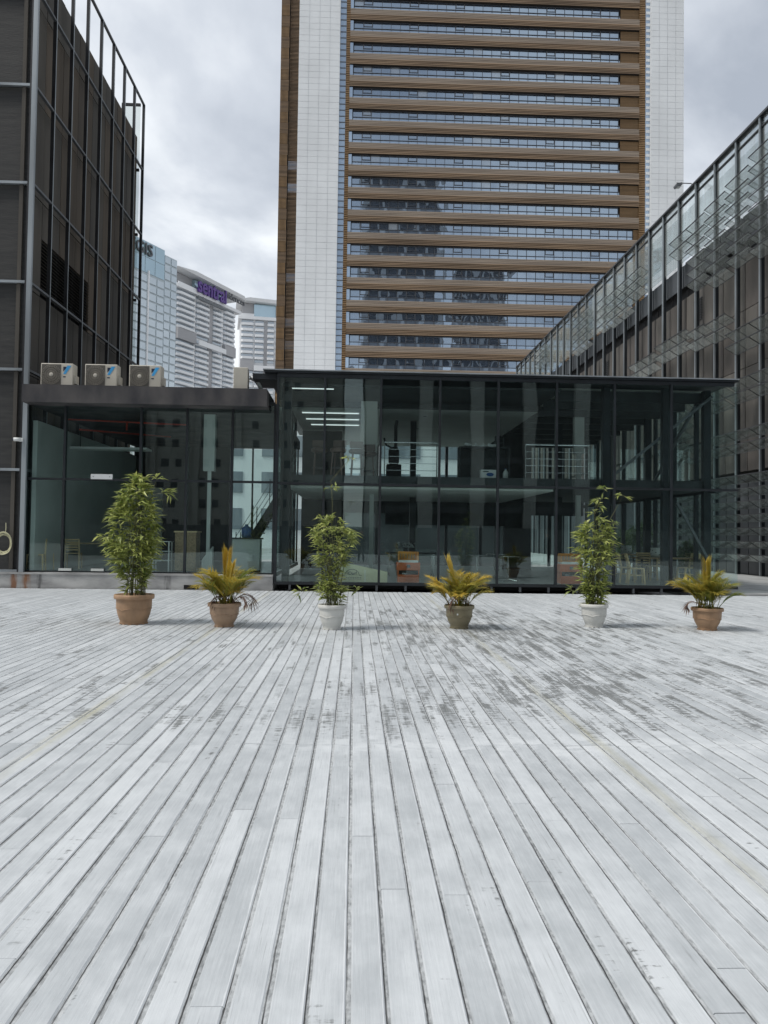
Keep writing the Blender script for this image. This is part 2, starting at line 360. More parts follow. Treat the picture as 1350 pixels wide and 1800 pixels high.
    r5 = nd('ShaderNodeMixRGB', blend_type='MULTIPLY'); l.new(math_('MULTIPLY', st, .65), r5.inputs[0]); l.new(r4.outputs[0], r5.inputs[1]); r5.inputs[2].default_value = (.84,.76,.50,1)
    l.new(r5.outputs[0], b.inputs['Base Color'])
    b.inputs['Roughness'].default_value = .55
    bp = nd('ShaderNodeBump'); bp.inputs['Strength'].default_value = .45; bp.inputs['Distance'].default_value = .004
    l.new(math_('ADD', math_('MULTIPLY', fine, .7), math_('ADD', math_('MULTIPLY', blot, .6), math_('MULTIPLY', worn, -.8))), bp.inputs['Height']); l.new(bp.outputs[0], b.inputs['Normal'])
    return m
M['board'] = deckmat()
def fillermat():
    m, n, l, b = newmat('paint_choked_gap'); b.inputs['Roughness'].default_value = .8
    def mth(op, a, b_=None, c=None):
        x = n.new('ShaderNodeMath'); x.operation = op
        for i, q in enumerate((a, b_, c)):
            if q is None: continue
            if isinstance(q, (int, float)): x.inputs[i].default_value = q
            else: l.new(q, x.inputs[i])
        return x.outputs[0]
    def rng(v, a, c, d=0., e_=1.):
        x = n.new('ShaderNodeMapRange'); x.interpolation_type = 'SMOOTHSTEP'; l.new(v, x.inputs[0])
        for i, q in enumerate((a, c, d, e_)): x.inputs[i+1].default_value = q
        return x.outputs[0]
    g = n.new('ShaderNodeNewGeometry'); sp = n.new('ShaderNodeSeparateXYZ'); l.new(g.outputs['Position'], sp.inputs[0])
    def nse(sc_, det):
        mp = n.new('ShaderNodeMapping'); mp.inputs['Scale'].default_value = sc_; l.new(g.outputs['Position'], mp.inputs[0])
        t = n.new('ShaderNodeTexNoise'); t.inputs['Scale'].default_value = 1; t.inputs['Detail'].default_value = det; t.inputs['Roughness'].default_value = .65; l.new(mp.outputs[0], t.inputs['Vector']); return t.outputs[0]
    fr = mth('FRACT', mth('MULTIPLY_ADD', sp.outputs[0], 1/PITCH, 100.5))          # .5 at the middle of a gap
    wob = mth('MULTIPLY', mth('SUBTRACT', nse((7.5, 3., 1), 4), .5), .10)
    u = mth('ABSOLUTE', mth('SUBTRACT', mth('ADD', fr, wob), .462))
    shaded_crack = mth('MULTIPLY', mth('SUBTRACT', 1., rng(u, .010, .030)), rng(nse((7.58, .8, 1), 5), .36, .56, .25, 1.))  # dark line on the gap's left: crack plus painted edge shading
    mot = nse((55., 22., 1), 5); lo = nse((7.58, .45, 1), 3)
    c1 = n.new('ShaderNodeMixRGB'); c1.inputs[1].default_value = (.17,.18,.185,1); c1.inputs[2].default_value = (.47,.49,.50,1); l.new(rng(mth('ADD', mth('MULTIPLY', mot, .55), mth('MULTIPLY', lo, .45)), .36, .62), c1.inputs[0])
    c2 = n.new('ShaderNodeMixRGB'); l.new(shaded_crack, c2.inputs[0]); l.new(c1.outputs[0], c2.inputs[1]); c2.inputs[2].default_value = (.025,.026,.027,1)
    l.new(c2.outputs[0], b.inputs['Base Color'])
    bp = n.new('ShaderNodeBump'); bp.inputs['Distance'].default_value = .006; bp.inputs['Strength'].default_value = .6; l.new(mth('SUBTRACT', mot, shaded_crack), bp.inputs['Height']); l.new(bp.outputs[0], b.inputs['Normal'])
    return m
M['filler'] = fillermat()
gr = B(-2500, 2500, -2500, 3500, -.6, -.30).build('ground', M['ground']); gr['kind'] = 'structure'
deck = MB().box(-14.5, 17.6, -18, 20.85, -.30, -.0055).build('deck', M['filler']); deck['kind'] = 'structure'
def board_geo(mb, x, y0, y1, tone, tones, jit):
    w2 = (PITCH-GAP)/2; c = .005; zt = jit; q = random.Random(int(tone*1e6)); xa, xb = x-w2+q.uniform(-.003,.004), x+w2+q.uniform(-.004,.003)
    la = [(xa,y0,-.03),(xb,y0,-.03),(xb,y0,zt-c),(xb-c,y0,zt),(xa+c,y0,zt),(xa,y0,zt-c)]
    lb = [(p[0], y1, p[2]) for p in la]
    n0 = len(mb.f); mb.prism(la, lb); tones += [tone]*(len(mb.f)-n0)
def settone(me, tones):
    a = me.attributes.new('tone', 'FLOAT', 'FACE'); a.data.foreach_set('value', tones)
boards = []
i0 = int(math.floor(-14.4/PITCH)); i1 = int(17.5/PITCH)
for i in range(i0, i1):
    x = (i+.5)*PITCH; rr = random.Random(i*13+5)
    cuts = [-17.9]; y = -17.9+rr.uniform(.5, 3)
    while y < 20.8:
        cuts.append(y); y += rr.choice([2.4, 3.0, 3.6])+rr.uniform(-.05, .05)
    if rr.random() < .55:      # many boards break on the same joist
        j = min(range(1, len(cuts)), key=lambda q: abs(cuts[q]-5.72)); cuts[j] = 5.72+rr.uniform(-.03, .03)
    cuts.append(20.84); cuts = sorted(cuts)
    for a, b in zip(cuts[:-1], cuts[1:]):
        if b-a < .25: continue
        area = 0
        lo = max(a, 2.3)
        if b > lo:
            for s in range(8):
                ya = lo+(b-lo)*s/8; yb = lo+(b-lo)*(s+1)/8
                p = proj(x, ya, 0); q = proj(x, yb, 0); wpx = F*PITCH/((ya+yb)/2)
                if -40 < p[0] < 1390 and p[1] < 1860: area += abs(p[1]-q[1])*wpx
        boards.append((area, x, a+.0015, b-.0015, rr.random(), rr.uniform(-.0012, .0012)))
boards.sort(reverse=True)
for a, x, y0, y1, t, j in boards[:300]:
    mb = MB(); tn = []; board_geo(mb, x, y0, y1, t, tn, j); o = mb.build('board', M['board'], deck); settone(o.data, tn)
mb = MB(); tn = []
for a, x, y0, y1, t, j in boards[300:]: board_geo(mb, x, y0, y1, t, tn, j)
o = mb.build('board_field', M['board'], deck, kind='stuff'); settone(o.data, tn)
pv = MB().box(10.75, 17.2, 20.95, 90, -.29, .02).build('pavement', M['paving']); pv['kind'] = 'structure'
sm = MB().box(1.22, 1.98, .0, 3.9, 0, .018).mesh('paving_slab', M['paving'])
for j in range(3):
    for i in range(4):
        o = inst('paving_slab', sm, (9.62+i*1.53-.08, 20.97+j*3.93, .021), pv); o.scale.x = 2.0; o.location.x = 10.78+i*1.55-1.22*2
par = MB().box(-22, 30, -18.6, -18.05, -.29, 2.15).build('parapet_wall', M['paving2'])
tag(par, 'long low grey concrete parapet wall mirrored in the pavilion glass', 'wall')

# ---------------------------------------------------------------- the glass pavilion
GY = 21.0
FL = .24
pav = empty('glass_pavilion', (4.2, GY, 0), 0, 'two storey glass pavilion with dark steel frame behind the potted plants', 'building')
def lp(mb, o): return mb.xf(Matrix.Translation(-o.location))      # world coordinates -> the thing's own
def part(mb, name, mt, parent, root=None, **k):
    root = root or parent; return lp(mb, root).build(name, mt, parent, **k)
XM = [PX(p, 855, GY) for p in (486, 569, 668, 772, 875, 978, 1080, 1180, 1297)]
ZT = (FL-.03, 2.92, 5.86)
for i in range(8):
    for r in range(2):
        xa, xb = XM[i]+.028, XM[i+1]-(.028 if i < 7 else 0)
        part(B(xa, xb, GY+.02, GY+.034, ZT[r]+.035, ZT[r+1]-.035), 'pane', M['g_pav'], pav)
for i, x in enumerate(XM[:-1]):
    part(B(x-.03, x+.03, GY-.03, GY+.12, FL-.06, 5.9), 'mullion', M['frame'], pav)
part(B(XM[0]-.03, XM[8], GY-.012, GY+.10, 2.89, 2.95), 'transom', M['frame'], pav)
part(B(XM[0]-.03, XM[8], GY-.012, GY+.14, FL-.075, FL+.005), 'bottom_rail', M['frame'], pav)
part(B(XM[0]-.03, XM[8]-.1, GY-.02, GY+.14, 5.83, 5.935), 'top_rail', M['frame'], pav)
for i in range(17):
    x = XM[0]+.4+i*.79
    if x < 10.2: part(B(x-.03, x+.03, GY+.02, GY+.08, .02, FL-.08), 'foot', M['grey'], pav)
PD = 34.0
rf = part(MB().box(-2.5, 10.66, GY-.06, PD+.3, 5.945, 6.0), 'roof', M['frame'], pav)
part(MB().box(-2.55, 10.68, GY-.09, GY+.6, 6.003, 6.035), 'flashing', M['frame_l'], rf, pav)
part(MB().box(-2.85, -2.19, GY+.1, GY+1.4, 5.78, 5.94), 'eave_beam', M['frame'], pav)
part(MB().box(XM[0]+.1, 10.2, GY+.25, PD, .05, FL-.085), 'floor_base', M['black'], pav)
part(MB().box(XM[0]+.1, 10.28, GY+.2, PD, FL-.08, FL-.02), 'floor', M['ifloor'], pav)
# upper floor with its edge beam, ceilings
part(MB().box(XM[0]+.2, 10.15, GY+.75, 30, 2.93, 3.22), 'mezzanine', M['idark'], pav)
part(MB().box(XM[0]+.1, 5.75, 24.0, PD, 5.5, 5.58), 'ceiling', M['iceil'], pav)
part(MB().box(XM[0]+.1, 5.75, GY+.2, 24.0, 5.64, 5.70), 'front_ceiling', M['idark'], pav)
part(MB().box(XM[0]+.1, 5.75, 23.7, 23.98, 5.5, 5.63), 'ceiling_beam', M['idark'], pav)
for i in range(9):
    y = 21.9+i*1.45
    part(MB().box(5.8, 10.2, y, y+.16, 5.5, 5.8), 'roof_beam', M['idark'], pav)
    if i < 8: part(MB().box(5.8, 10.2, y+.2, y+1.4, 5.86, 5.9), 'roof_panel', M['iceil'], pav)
for x, y in ((XM[6]-.08, 21.55), (XM[7]+.05, 21.55), (10.12, 21.75), (10.12, 26.2), (10.12, 30.4), (XM[6]-.08, 26.5), (2.0, 26.5), (-1.9, 21.55), (5.6, 30.)):
    part(MB().box(x-.10, x+.10, y-.10, y+.10, FL-.02, 5.83), 'column', M['frame'], pav)
for a, b in (((PX(1081,833,21.6),21.6,PZ(1081,833,21.6)), (PX(1252,697,21.6),21.6,PZ(1252,697,21.6))),
             ((10.0,25.5,3.3), (10.0,22.2,5.45)),
             ((PX(1190,884,21.6),21.6,PZ(1190,884,21.6)), (PX(1252,997,21.6),21.6,PZ(1252,997,21.6)))):
    part(MB().bar(a, b, .07), 'brace', M['grey'], pav)
# right-hand side wall
ys = [21.12+1.56*i for i in range(9)]
for i in range(8):
    for r in range(2):
        part(B(10.24, 10.252, ys[i]+.04, ys[i+1]-.04, ZT[r]+.05, ZT[r+1]-.05), 'side_pane', M['g_side'], pav)
    part(B(10.18, 10.30, ys[i]+1.50, ys[i]+1.58, FL-.02, 5.85), 'side_mullion', M['frame'], pav)
part(B(10.17, 10.31, GY+.2, PD, 2.86, 2.98), 'side_transom', M['frame'], pav)
# left side above the lower wing
for i in range(4):
    part(B(-2.16, -2.148, 21.2+i*1.6, 22.74+i*1.6, .5, 5.8), 'side_pane', M['g_side'], pav)
    part(B(-2.2, -2.11, 22.75+i*1.6, 22.83+i*1.6, .5, 5.84), 'side_mullion', M['frame'], pav)
# rear wall: glazing with heavy posts, solid in places
for i in range(8):
    xa = -2.1+i*1.54
    for r in range(2): part(B(xa+.08, xa+1.46, PD-.05, PD-.038, ZT[r]+.1, ZT[r+1]-.1), 'rear_pane', M['g_side'], pav)
    part(B(xa-.06, xa+.06, PD-.12, PD+.02, FL, 5.85), 'rear_mullion', M['frame'], pav)
part(B(-2.2, 10.2, PD-.13, PD+.03, 2.5, 3.3), 'rear_transom', M['idark'], pav)
# white columns and partitions indoors
for px_, yy in ((1017, 25.), (655, 25.)):
    x = PX(px_, 760, yy)
    cw = part(B(x-.07, x+.07, yy-.07, yy+.07, FL-.02, 5.5), 'white_column', M['iwhite'], pav)
    part(B(x-.16, x+.16, yy-.11, yy+.11, 4.3, 5.52), 'column_casing', M['iwhite'], cw, pav)
part(B(PX(634,760,23.4), PX(663,760,23.4), 23.4, 23.5, 3.23, 5.63), 'partition', M['iceil'], pav)
part(B(5.9, 7.0, 30.2, 30.4, FL, 5.5), 'rear_core', M['idark'], pav)
part(B(-2.0, -.5, 29, 29.2, FL, 5.45), 'rear_core', M['idark'], pav)
part(B(1.2, 5.9, 29.9, 30.0, 1.95, 2.92), 'bulkhead', M['idark'], pav)
part(B(XM[0]+.25, 5.7, GY+.85, 29.9, 2.86, 2.92), 'bounce_ceiling', M['iceil'], pav)  # pale sheet added under the mezzanine to bounce light into the room
# hanging fluorescent tubes
def tube_light(px0, px1, py, Y, label):
    a = P(px0, py, Y); b = P(px1, py, Y); L_ = (b.x-a.x)
    t = empty('tube_light', ((a.x+b.x)/2, Y, a.z), 0, label, 'light', 'tube lights under the pavilion ceiling')
    B(-L_/2, L_/2, -.05, .05, .03, .08).build('housing', M['white'], t); B(-L_/2+.02, L_/2-.02, -.03, .03, 0, .028).build('tube', M['lamp'], t)
    for s in (-1, 1): B(s*L_*.4-.006, s*L_*.4+.006, -.006, .006, .08, max(.1, 5.5-a.z)).build('rod', M['frame'], t)
tube_light(507, 588, 683, 21.55, 'long white tube light hung nearest the front glass of the pavilion')
tube_light(530, 632, 726, 24.7, 'white tube light in the row of three behind the bar stools, foremost')
tube_light(537, 632, 737, 25.9, 'white tube light in the row of three behind the bar stools, middle one')
tube_light(546, 632, 747, 27.1, 'white tube light in the row of three behind the bar stools, rearmost')
def downlight(px, py):
    d = P(px, py, 1)-Vector((0,0,H)); t = (5.49-H)/d.z; p = Vector((d.x*t, t, 5.49))
    o = empty('downlight', p, 0, 'small black recessed downlight in the pale pavilion ceiling', 'light', 'recessed downlights')
    MB().lathe([(.10,0),(.10,.008),(.07,.008)], (0,0,-.01), 14).build('ring', M['white'], o); MB().lathe([(.065,0),(.03,.02)], (0,0,-.014), 12).build('bulb', M['idark'], o)
for p in ((747,731),(734,753),(723,771),(893,757)): downlight(*p)
# railings on the mezzanine edge
def railing(x0, x1, y, label):
    t = empty('railing', ((x0+x1)/2, y, 3.22), 0, label, 'railing'); h = (x1-x0)/2
    MB().tube([(-h,0,.98),(h,0,.98)], .02, 8).build('handrail', M['chrome'], t)
    for k in range(4): MB().tube([(-h,0,.18+.2*k),(h,0,.18+.2*k)], .009, 6).build('wire', M['chrome'], t)
    n = max(2, int(h*2/1.1)+1)
    for k in range(n): MB().tube([(-h+2*h*k/(n-1),0,.0),(-h+2*h*k/(n-1),0,.98)], .016, 6).build('post', M['chrome'], t)
railing(PX(676,800,21.9), PX(768,800,21.9), 21.9, 'steel cable railing behind the black machine on the upper floor')
railing(PX(924,800,21.9), PX(1037,800,21.9), 21.9, 'steel cable railing beside the white column on the upper floor')

# ---------------------------------------------------------------- the low wing on its plinth
WY = 21.12
wing = empty('glass_wing', (-5.5, WY, 0), 0, 'single storey glazed wing under a stained concrete fascia', 'building')
def stain(m, spots):
    n, l = m.node_tree.nodes, m.node_tree.links; b = n['Principled BSDF']; src = b.inputs['Base Color'].links[0].from_socket
    g = n.new('ShaderNodeNewGeometry'); s_ = n.new('ShaderNodeSeparateXYZ'); l.new(g.outputs['Position'], s_.inputs[0])
    mp = n.new('ShaderNodeMapping'); mp.inputs['Scale'].default_value = (9,1,2.2); l.new(g.outputs['Position'], mp.inputs[0])
    t = n.new('ShaderNodeTexNoise'); t.inputs['Scale'].default_value = 1.6; t.inputs['Detail'].default_value = 5; l.new(mp.outputs[0], t.inputs['Vector'])
    for x_, w_, col in spots:
        a = n.new('ShaderNodeMath'); a.operation = 'SUBTRACT'; l.new(s_.outputs[0], a.inputs[0]); a.inputs[1].default_value = x_
        c = n.new('ShaderNodeMath'); c.operation = 'ABSOLUTE'; l.new(a.outputs[0], c.inputs[0])
        d = n.new('ShaderNodeMapRange'); d.inputs[1].default_value = 0; d.inputs[2].default_value = w_; d.inputs[3].default_value = 1; d.inputs[4].default_value = 0; l.new(c.outputs[0], d.inputs[0])
        e_ = n.new('ShaderNodeMath'); e_.operation = 'MULTIPLY'; l.new(d.outputs[0], e_.inputs[0]); l.new(t.outputs[0], e_.inputs[1])
        r_ = n.new('ShaderNodeMapRange'); r_.inputs[1].default_value = .2; r_.inputs[2].default_value = .5; r_.inputs[4].default_value = .85; l.new(e_.outputs[0], r_.inputs[0])
        mx_ = n.new('ShaderNodeMixRGB'); l.new(r_.outputs[0], mx_.inputs[0]); l.new(src, mx_.inputs[1]); mx_.inputs[2].default_value = (*col,1); src = mx_.outputs[0]
    l.new(src, b.inputs['Base Color']); return m
M['plinth'] = stain(mat('stained_plinth_concrete', (.24,.24,.24), .85, 0, 0, 1.4, (1,1,2), .35, (.48,.48,.47), .3, .7), ((PX(24,1025,20.9),.22,(.20,.075,.022)),(PX(100,1025,20.9)-.35,.0,(.2,.08,.03)),(PX(38,1025,20.9)+.1,.25,(.22,.09,.03)),(PX(69,1025,20.9),.14,(.05,.05,.05)),(-5.0,.2,(.12,.12,.12)),(-3.1,.25,(.33,.29,.22))))
wp = part(MB().box(-14.6, XM[0]-.05, 20.9, 21.9, -.02, .42), 'plinth', M['plinth'], wing)
part(B(-14.6, XM[0]-.05, 20.88, 20.897, .37, .425), 'plinth_lip', M['conc'], wp, wing)
part(B(PX(323,1036,20.9), PX(349,1036,20.9), 20.892, 20.91, .02, .13), 'vent', M['black'], wp, wing)
WX = [PX(p, 900, WY) for p in (44, 111, 245, 326, 406, 481)]
wz = (.43, PZ(300,845,WY), 5.08)
for i in range(5):
    for r in range(2):
        part(B(WX[i]+.025, WX[i+1]-.025, WY+.02, WY+.032, wz[r]+.03, wz[r+1]-.03), 'pane', M['g_pav'], wing)
for x in WX: part(B(x-.03, x+.03, WY-.03, WY+.1, .42, 5.1), 'mullion', M['frame'], wing)
part(B(WX[0], WX[-1], WY-.012, WY+.08, wz[1]-.03, wz[1]+.03), 'transom', M['frame'], wing)
part(B(WX[0], WX[-1], WY-.012, WY+.08, .421, .46), 'bottom_rail', M['frame'], wing)
part(B(WX[0], WX[-1], WY-.015, WY+.1, 5.05, 5.15), 'head_rail', M['frame'], wing)
fz0, fz1 = PZ(250, 710, 20.55), PZ(250, 679, 20.55)
part(MB().box(-8.83, PX(469,700,20.55), 20.55, 22.4, fz0, fz1), 'fascia', M['fascia'], wing)
part(MB().box(-8.83, XM[0]-.1, 22.4, 31, fz0, fz1-.15), 'roof_slab', M['fascia'], wing)
part(MB().box(-8.8, XM[0]-.1, 21.25, 31, .30, .421), 'floor', M['ifloor'], wing)
part(MB().box(-8.82, -8.70, 21.3, 31, .43, 4.55), 'side_wall', M['iwhite'], wing)
part(MB().box(-8.7, -5.0, 30.8, 31, .43, 5.1), 'rear_wall', M['idark'], wing)
for i in range(3):
    part(B(-4.96+i*.9, -4.14+i*.9, 30.9, 30.912, .5, 4.9), 'rear_pane', M['g_side'], wing); part(B(-4.13+i*.9, -4.07+i*.9, 30.85, 30.97, .43, 5.1), 'rear_mullion', M['frame'], wing)
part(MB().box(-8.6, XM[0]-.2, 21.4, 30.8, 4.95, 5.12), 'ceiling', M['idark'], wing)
part(MB().box(-8.6, -7.2, 29, 29.15, .43, 3.2), 'rear_partition', M['iwhite'], wing)
for (a, b) in ((P(118,737,23.5), P(330,747,23.5)), (P(140,755,22.6), P(300,768,26.0))):
    part(MB().tube([a, b], .025, 8), 'sprinkler_pipe', M['red'], wing)
s = P(223, 742, 23.5); part(MB().tube([s, s-Vector((0,0,.25))], .03, 8), 'sprinkler_head', M['red'], wing)
x = PX(368, 860, 22.2)
wc = part(B(x-.05, x+.05, 22.15, 22.25, .42, 4.95), 'white_column', M['iwhite'], wing)
part(B(x-.17, x+.15, 22.08, 22.32, PZ(368,828,22.2), 4.93), 'column_casing', M['iwhite'], wc, wing)
part(MB().prism([(x-.16,22.1,.43),(x+.14,22.1,.43),(x+.14,22.1,1.15),(x-.02,22.1,.95),(x-.12,22.1,.82),(x-.16,22.1,.75)], [(x-.16,22.3,.43),(x+.14,22.3,.43),(x+.14,22.3,1.15),(x-.02,22.3,.95),(x-.12,22.3,.82),(x-.16,22.3,.75)]), 'column_foot', M['iwhite'], wc, wing)
o = empty('ceiling_cassette', P(193,791,24.0), 0, 'flat white ceiling light panel hung inside the low wing', 'light')
B(-1.2,1.2,-.3,.3,0,.06).build('frame', M['white'], o); B(-1.1,1.1,-.24,.24,-.012,-.002).build('diffuser', M['iwhite'], o)
for s_ in (-1,1): B(s_*.9-.01,s_*.9+.01,-.01,.01,.06,.7).build('rod', M['frame'], o)
o = empty('door_lock_box', P(179,838,WY-.01), 0, 'white magnetic lock box above the glass door of the low wing', 'door lock')
B(-.29,.29,-.03,.01,-.07,.07).build('case', M['white'], o, bevel=.008)
for s_ in (-1,1): MB().lathe([(.012,0),(.01,.006)], n=8).xf(Matrix.Translation((s_*.22,-.036,0)) @ Matrix.Rotation(math.pi/2,4,'X')).build('screw', M['grey'], o)
for px_ in (114, 171):
    p = P(px_,1008,WY-.03); part(B(p.x-.17,p.x+.17,p.y-.02,p.y+.015,.465,.53), 'floor_hinge', M['iwhite'], wing)
# stair inside the wing, seen through the last bays
st = empty('steel_stair', (PX(415,1000,24), 24, .42), 0, 'black open tread steel stair with thin rails inside the low wing', 'stair')
for i in range(15): B(.0+.14*i*.8, .26+.14*i*.8, -.45, .45, .16+.19*i, .20+.19*i).build('tread', M['frame'], st)
for s_ in (-.47,.47):
    MB().bar((0,s_,.05),(1.75,s_,3.0),.05,.2).build('stringer', M['frame'], st)
    for k in range(3): MB().tube([(0,s_,.5+.22*k),(1.75,s_,3.35+.22*k)], .010, 6).build('rail', M['grey'], st)
    for k in range(4): MB().tube([(.05+.5*k,s_,.2+.82*k),(.05+.5*k,s_,1.15+.82*k)], .014, 6).build('post', M['frame'], st)
# ---------------------------------------------------------------- air conditioners
def ac_unit(loc, rz, label):
    t = empty('air_conditioner', loc, rz, label, 'air conditioner', 'outdoor air conditioners on the wing roof')
    B(-.43,.43,-.17,.17,.03,.66).build('case', M['acb'], t, bevel=.018)
    B(-.45,-.30,-.19,.19,0,.03).build('foot', M['grey'], t); B(.30,.45,-.19,.19,0,.03).build('foot', M['grey'], t)
    B(-.40,.11,-.178,-.171,.07,.63).build('fan_recess', M['acd'], t)
    g = MB()
    for k in range(30):
        a = 2*math.pi*k/30; b_ = a+.35
        g.bar((-.145+.05*math.cos(a),-.185,.35+.05*math.sin(a)), (-.145+.26*math.cos(b_),-.185,.35+.26*math.sin(b_)), .005)
    for r_ in (.10,.16,.22,.26): g.tube([(-.145+r_*math.cos(2*math.pi*k/24),-.187,.35+r_*math.sin(2*math.pi*k/24)) for k in range(25)], .003, 4, False)
    gg = g.build('fan_grille', M['acs'], t)
    MB().lathe([(.055,0),(.05,.012),(.02,.018)], n=16).xf(Matrix.Translation((-.145,-.185,.35)) @ Matrix.Rotation(math.pi/2,4,'X')).build('fan_hub', M['acb'], gg)
    lg = MB().prism([(.17,-.172,.44),(.30,-.172,.57),(.17,-.172,.57)], [(.17,-.1735,.44),(.30,-.1735,.57),(.17,-.1735,.57)]).build('emblem', M['acnavy'], t)
    MB().prism([(.17,-.1735,.37),(.24,-.1735,.37),(.385,-.1735,.60),(.28,-.1735,.60)], [(.17,-.175,.37),(.24,-.175,.37),(.385,-.175,.60),(.28,-.175,.60)]).build('emblem_stripe', M['acblue'], lg)
    B(.17,.24,-.174,-.172,.28,.31).build('badge', M['acnavy'], t)
    B(.43,.50,-.10,.10,.12,.34).build('valve_cover', M['acb'], t); MB().tube([(.47,0,.14),(.52,.05,.10),(.56,.1,.02)], .018, 6).build('pipe', M['white'], t)
    return t
zr = fz1
for px_, lab in ((101,'beige air conditioner with dusty corner beside the dark panelled building'),(178,'beige air conditioner standing between two others on the fascia'),(255,'beige air conditioner farthest from the dark panelled building in the row')):
    ac_unit((PX(px_+3,660,21.15), 21.15, zr+.0), 0, lab)
g = MB().tube([(PX(440,650,21.6),21.55,zr+.5),(PX(452,650,21.6),21.6,zr+.42),(PX(462,650,21.6),21.7,zr+.1),(PX(466,650,21.6),21.9,zr-.02)], .06, 10)
o = g.build('pipe_trunking', M['white'], None, True); o['label'] = 'white sleeved pipe bending down beside the side on air conditioner'; o['category'] = 'pipe'
o = ac_unit((PX(424,660,21.4), 21.4, zr), math.radians(97), 'beige air conditioner turned side on next to the pavilion eave'); o.scale = (1.0,1.15,1.0)

# ---------------------------------------------------------------- dark panelled building on the left
lbx, lby = -8.9, 21.0
lb = empty('panelled_building', (lbx, lby, 0), 0, 'tall dark panelled building with a grid of glazed frames beside the wing', 'building')
lzs = [.45]+[PZ(60, y_, lby) for y_ in (826, 650, 496, 322, 150)]
while len(lzs) < 8: lzs.append(lzs[-1]+2.68)
lzs[-1] = 19.1
MODL = 1.31; nb = 8; yend = lby+nb*MODL
part(MB().box(lbx-9, lbx-.36, lby+.36, yend-.35, 0, 17.6), 'core', M['lowall'], lb)
LV = {(1,3),(2,3),(3,3)}
for k in range(nb):
    ya, yb = lby+k*MODL, lby+(k+1)*MODL
    for r in range(7):
        zt = min(lzs[r+1], 17.75)
        rr = random.Random(k*31+r)
        mt = M['lowall2'] if rr.random() < .42 and k > 0 else M['lowall']
        off = rr.uniform(0, .012)
        if (k, r) in LV:
            zmid = lzs[r]+(lzs[r+1]-lzs[r])*.62
            part(B(lbx-.34-off, lbx-.24-off, ya+.02, yb-.02, zmid, zt-.02), 'wall_panel', mt, lb)
            part(B(lbx-.34, lbx-.30, ya+.02, yb-.02, lzs[r]+.02, zmid-.02), 'louvre_backing', M['black'], lb)
            for q in range(16):
                z = lzs[r]+.06+q*(zmid-lzs[r]-.08)/16
                part(MB().prism([(lbx-.29,ya+.04,z+.06),(lbx-.275,ya+.04,z+.07),(lbx-.20,ya+.04,z+.01),(lbx-.215,ya+.04,z)],[(lbx-.29,yb-.04,z+.06),(lbx-.275,yb-.04,z+.07),(lbx-.20,yb-.04,z+.01),(lbx-.215,yb-.04,z)]), 'louvre_slat', M['lowall'], lb)
        else:
            part(B(lbx-.34-off, lbx-.24-off, ya+.012, yb-.012, lzs[r]+.012, zt-.012), 'wall_panel', mt, lb)
for k in range(1, nb+1):
    y_ = lby+k*MODL; part(B(lbx-.06, lbx+.04, y_-.03, y_+.03, .3, 19.1), 'mullion', M['frame_m'], lb)
    part(B(lbx+.041, lbx+.05, y_-.034, y_+.012, .3, 19.1), 'mullion_edge', M['frame_l'], lb)
part(B(lbx-.06, lbx+.06, lby-.06, lby+.03, .421, 19.1), 'corner_post', M['frame_l'], lb)
part(B(lbx-.11, lbx-.062, lby-.05, lby+.05, .421, 19.1), 'corner_joint', M['frame_m'], lb)
for r, z in enumerate(lzs):
    part(B(lbx-.05, lbx+.035, lby+.04, yend+.03, z-.03, z+.03), 'side_transom', M['grey'], lb)
    part(B(lbx-5.6, lbx-.115, lby-.04, lby+.06, z-.035, z+.035), 'front_transom', M['frame_l'], lb)
    part(B(lbx-.9, lbx-.14, yend-.04, yend+.04, z-.05, z+.05), 'return_transom', M['frame_m'], lb)
    if r < 7:
        part(B(lbx-.86, lbx-.14, yend-.006, yend+.006, z+.05, lzs[r+1]-.05), 'return_pane', M['g_left'], lb)
        for q in range(2):
            part(B(lbx-.13-2.7*(q+1), lbx-.15-2.7*q, lby+.08, lby+.2, z+.04, lzs[r+1]-.04), 'front_panel', M['lofront'], lb)
for q in (1, 2): part(B(lbx-.14-2.7*q-.03, lbx-.14-2.7*q+.03, lby-.06, lby+.06, .2, 19.1), 'front_mullion', M['frame_l'], lb)
part(B(lbx-.9, lbx-.84, yend-.05, yend+.05, .2, 19.1), 'return_post', M['frame_m'], lb)
part(B(lbx-5.7, lbx-.12, 21.06, 21.25, .42, .48), 'base', M['conc'], lb)
# security camera and coiled hose
o = empty('security_camera', P(37,773,20.93), 0, 'small white dome security camera on the grey corner post', 'camera')
B(-.05,.05,-.02,.03,-.05,.05).build('bracket', M['white'], o); MB().tube([(-.16,-.08,0),(.0,-.05,0)], .05, 12).build('body', M['white'], o, True); MB().tube([(-.19,-.085,0),(-.16,-.08,0)], .035, 12).build('lens', M['acnavy'], o)
o = empty('cable_coil', P(8,955,20.98), 0, 'coil of pale rope hanging on the dark front wall', 'rope')
g = MB()
for q in range(6):
    rr = .21+.012*q+R.uniform(-.01,.01); g.tube([(rr*.82*math.cos(a)+R.uniform(-.008,.008),-.03-.012*q,rr*1.1*math.sin(a)+R.uniform(-.008,.008)) for a in np.linspace(0,2*math.pi,26)], .011, 5, False)
g.build('loops', M['cream'], o, True); MB().tube([(.02,-.02,.2),(.03,-.01,.42),(.02,0,.55)], .01, 5).build('tail', M['cream'], o); B(-.02,.02,-.06,.0,.24,.28).build('hook', M['grey'], o)

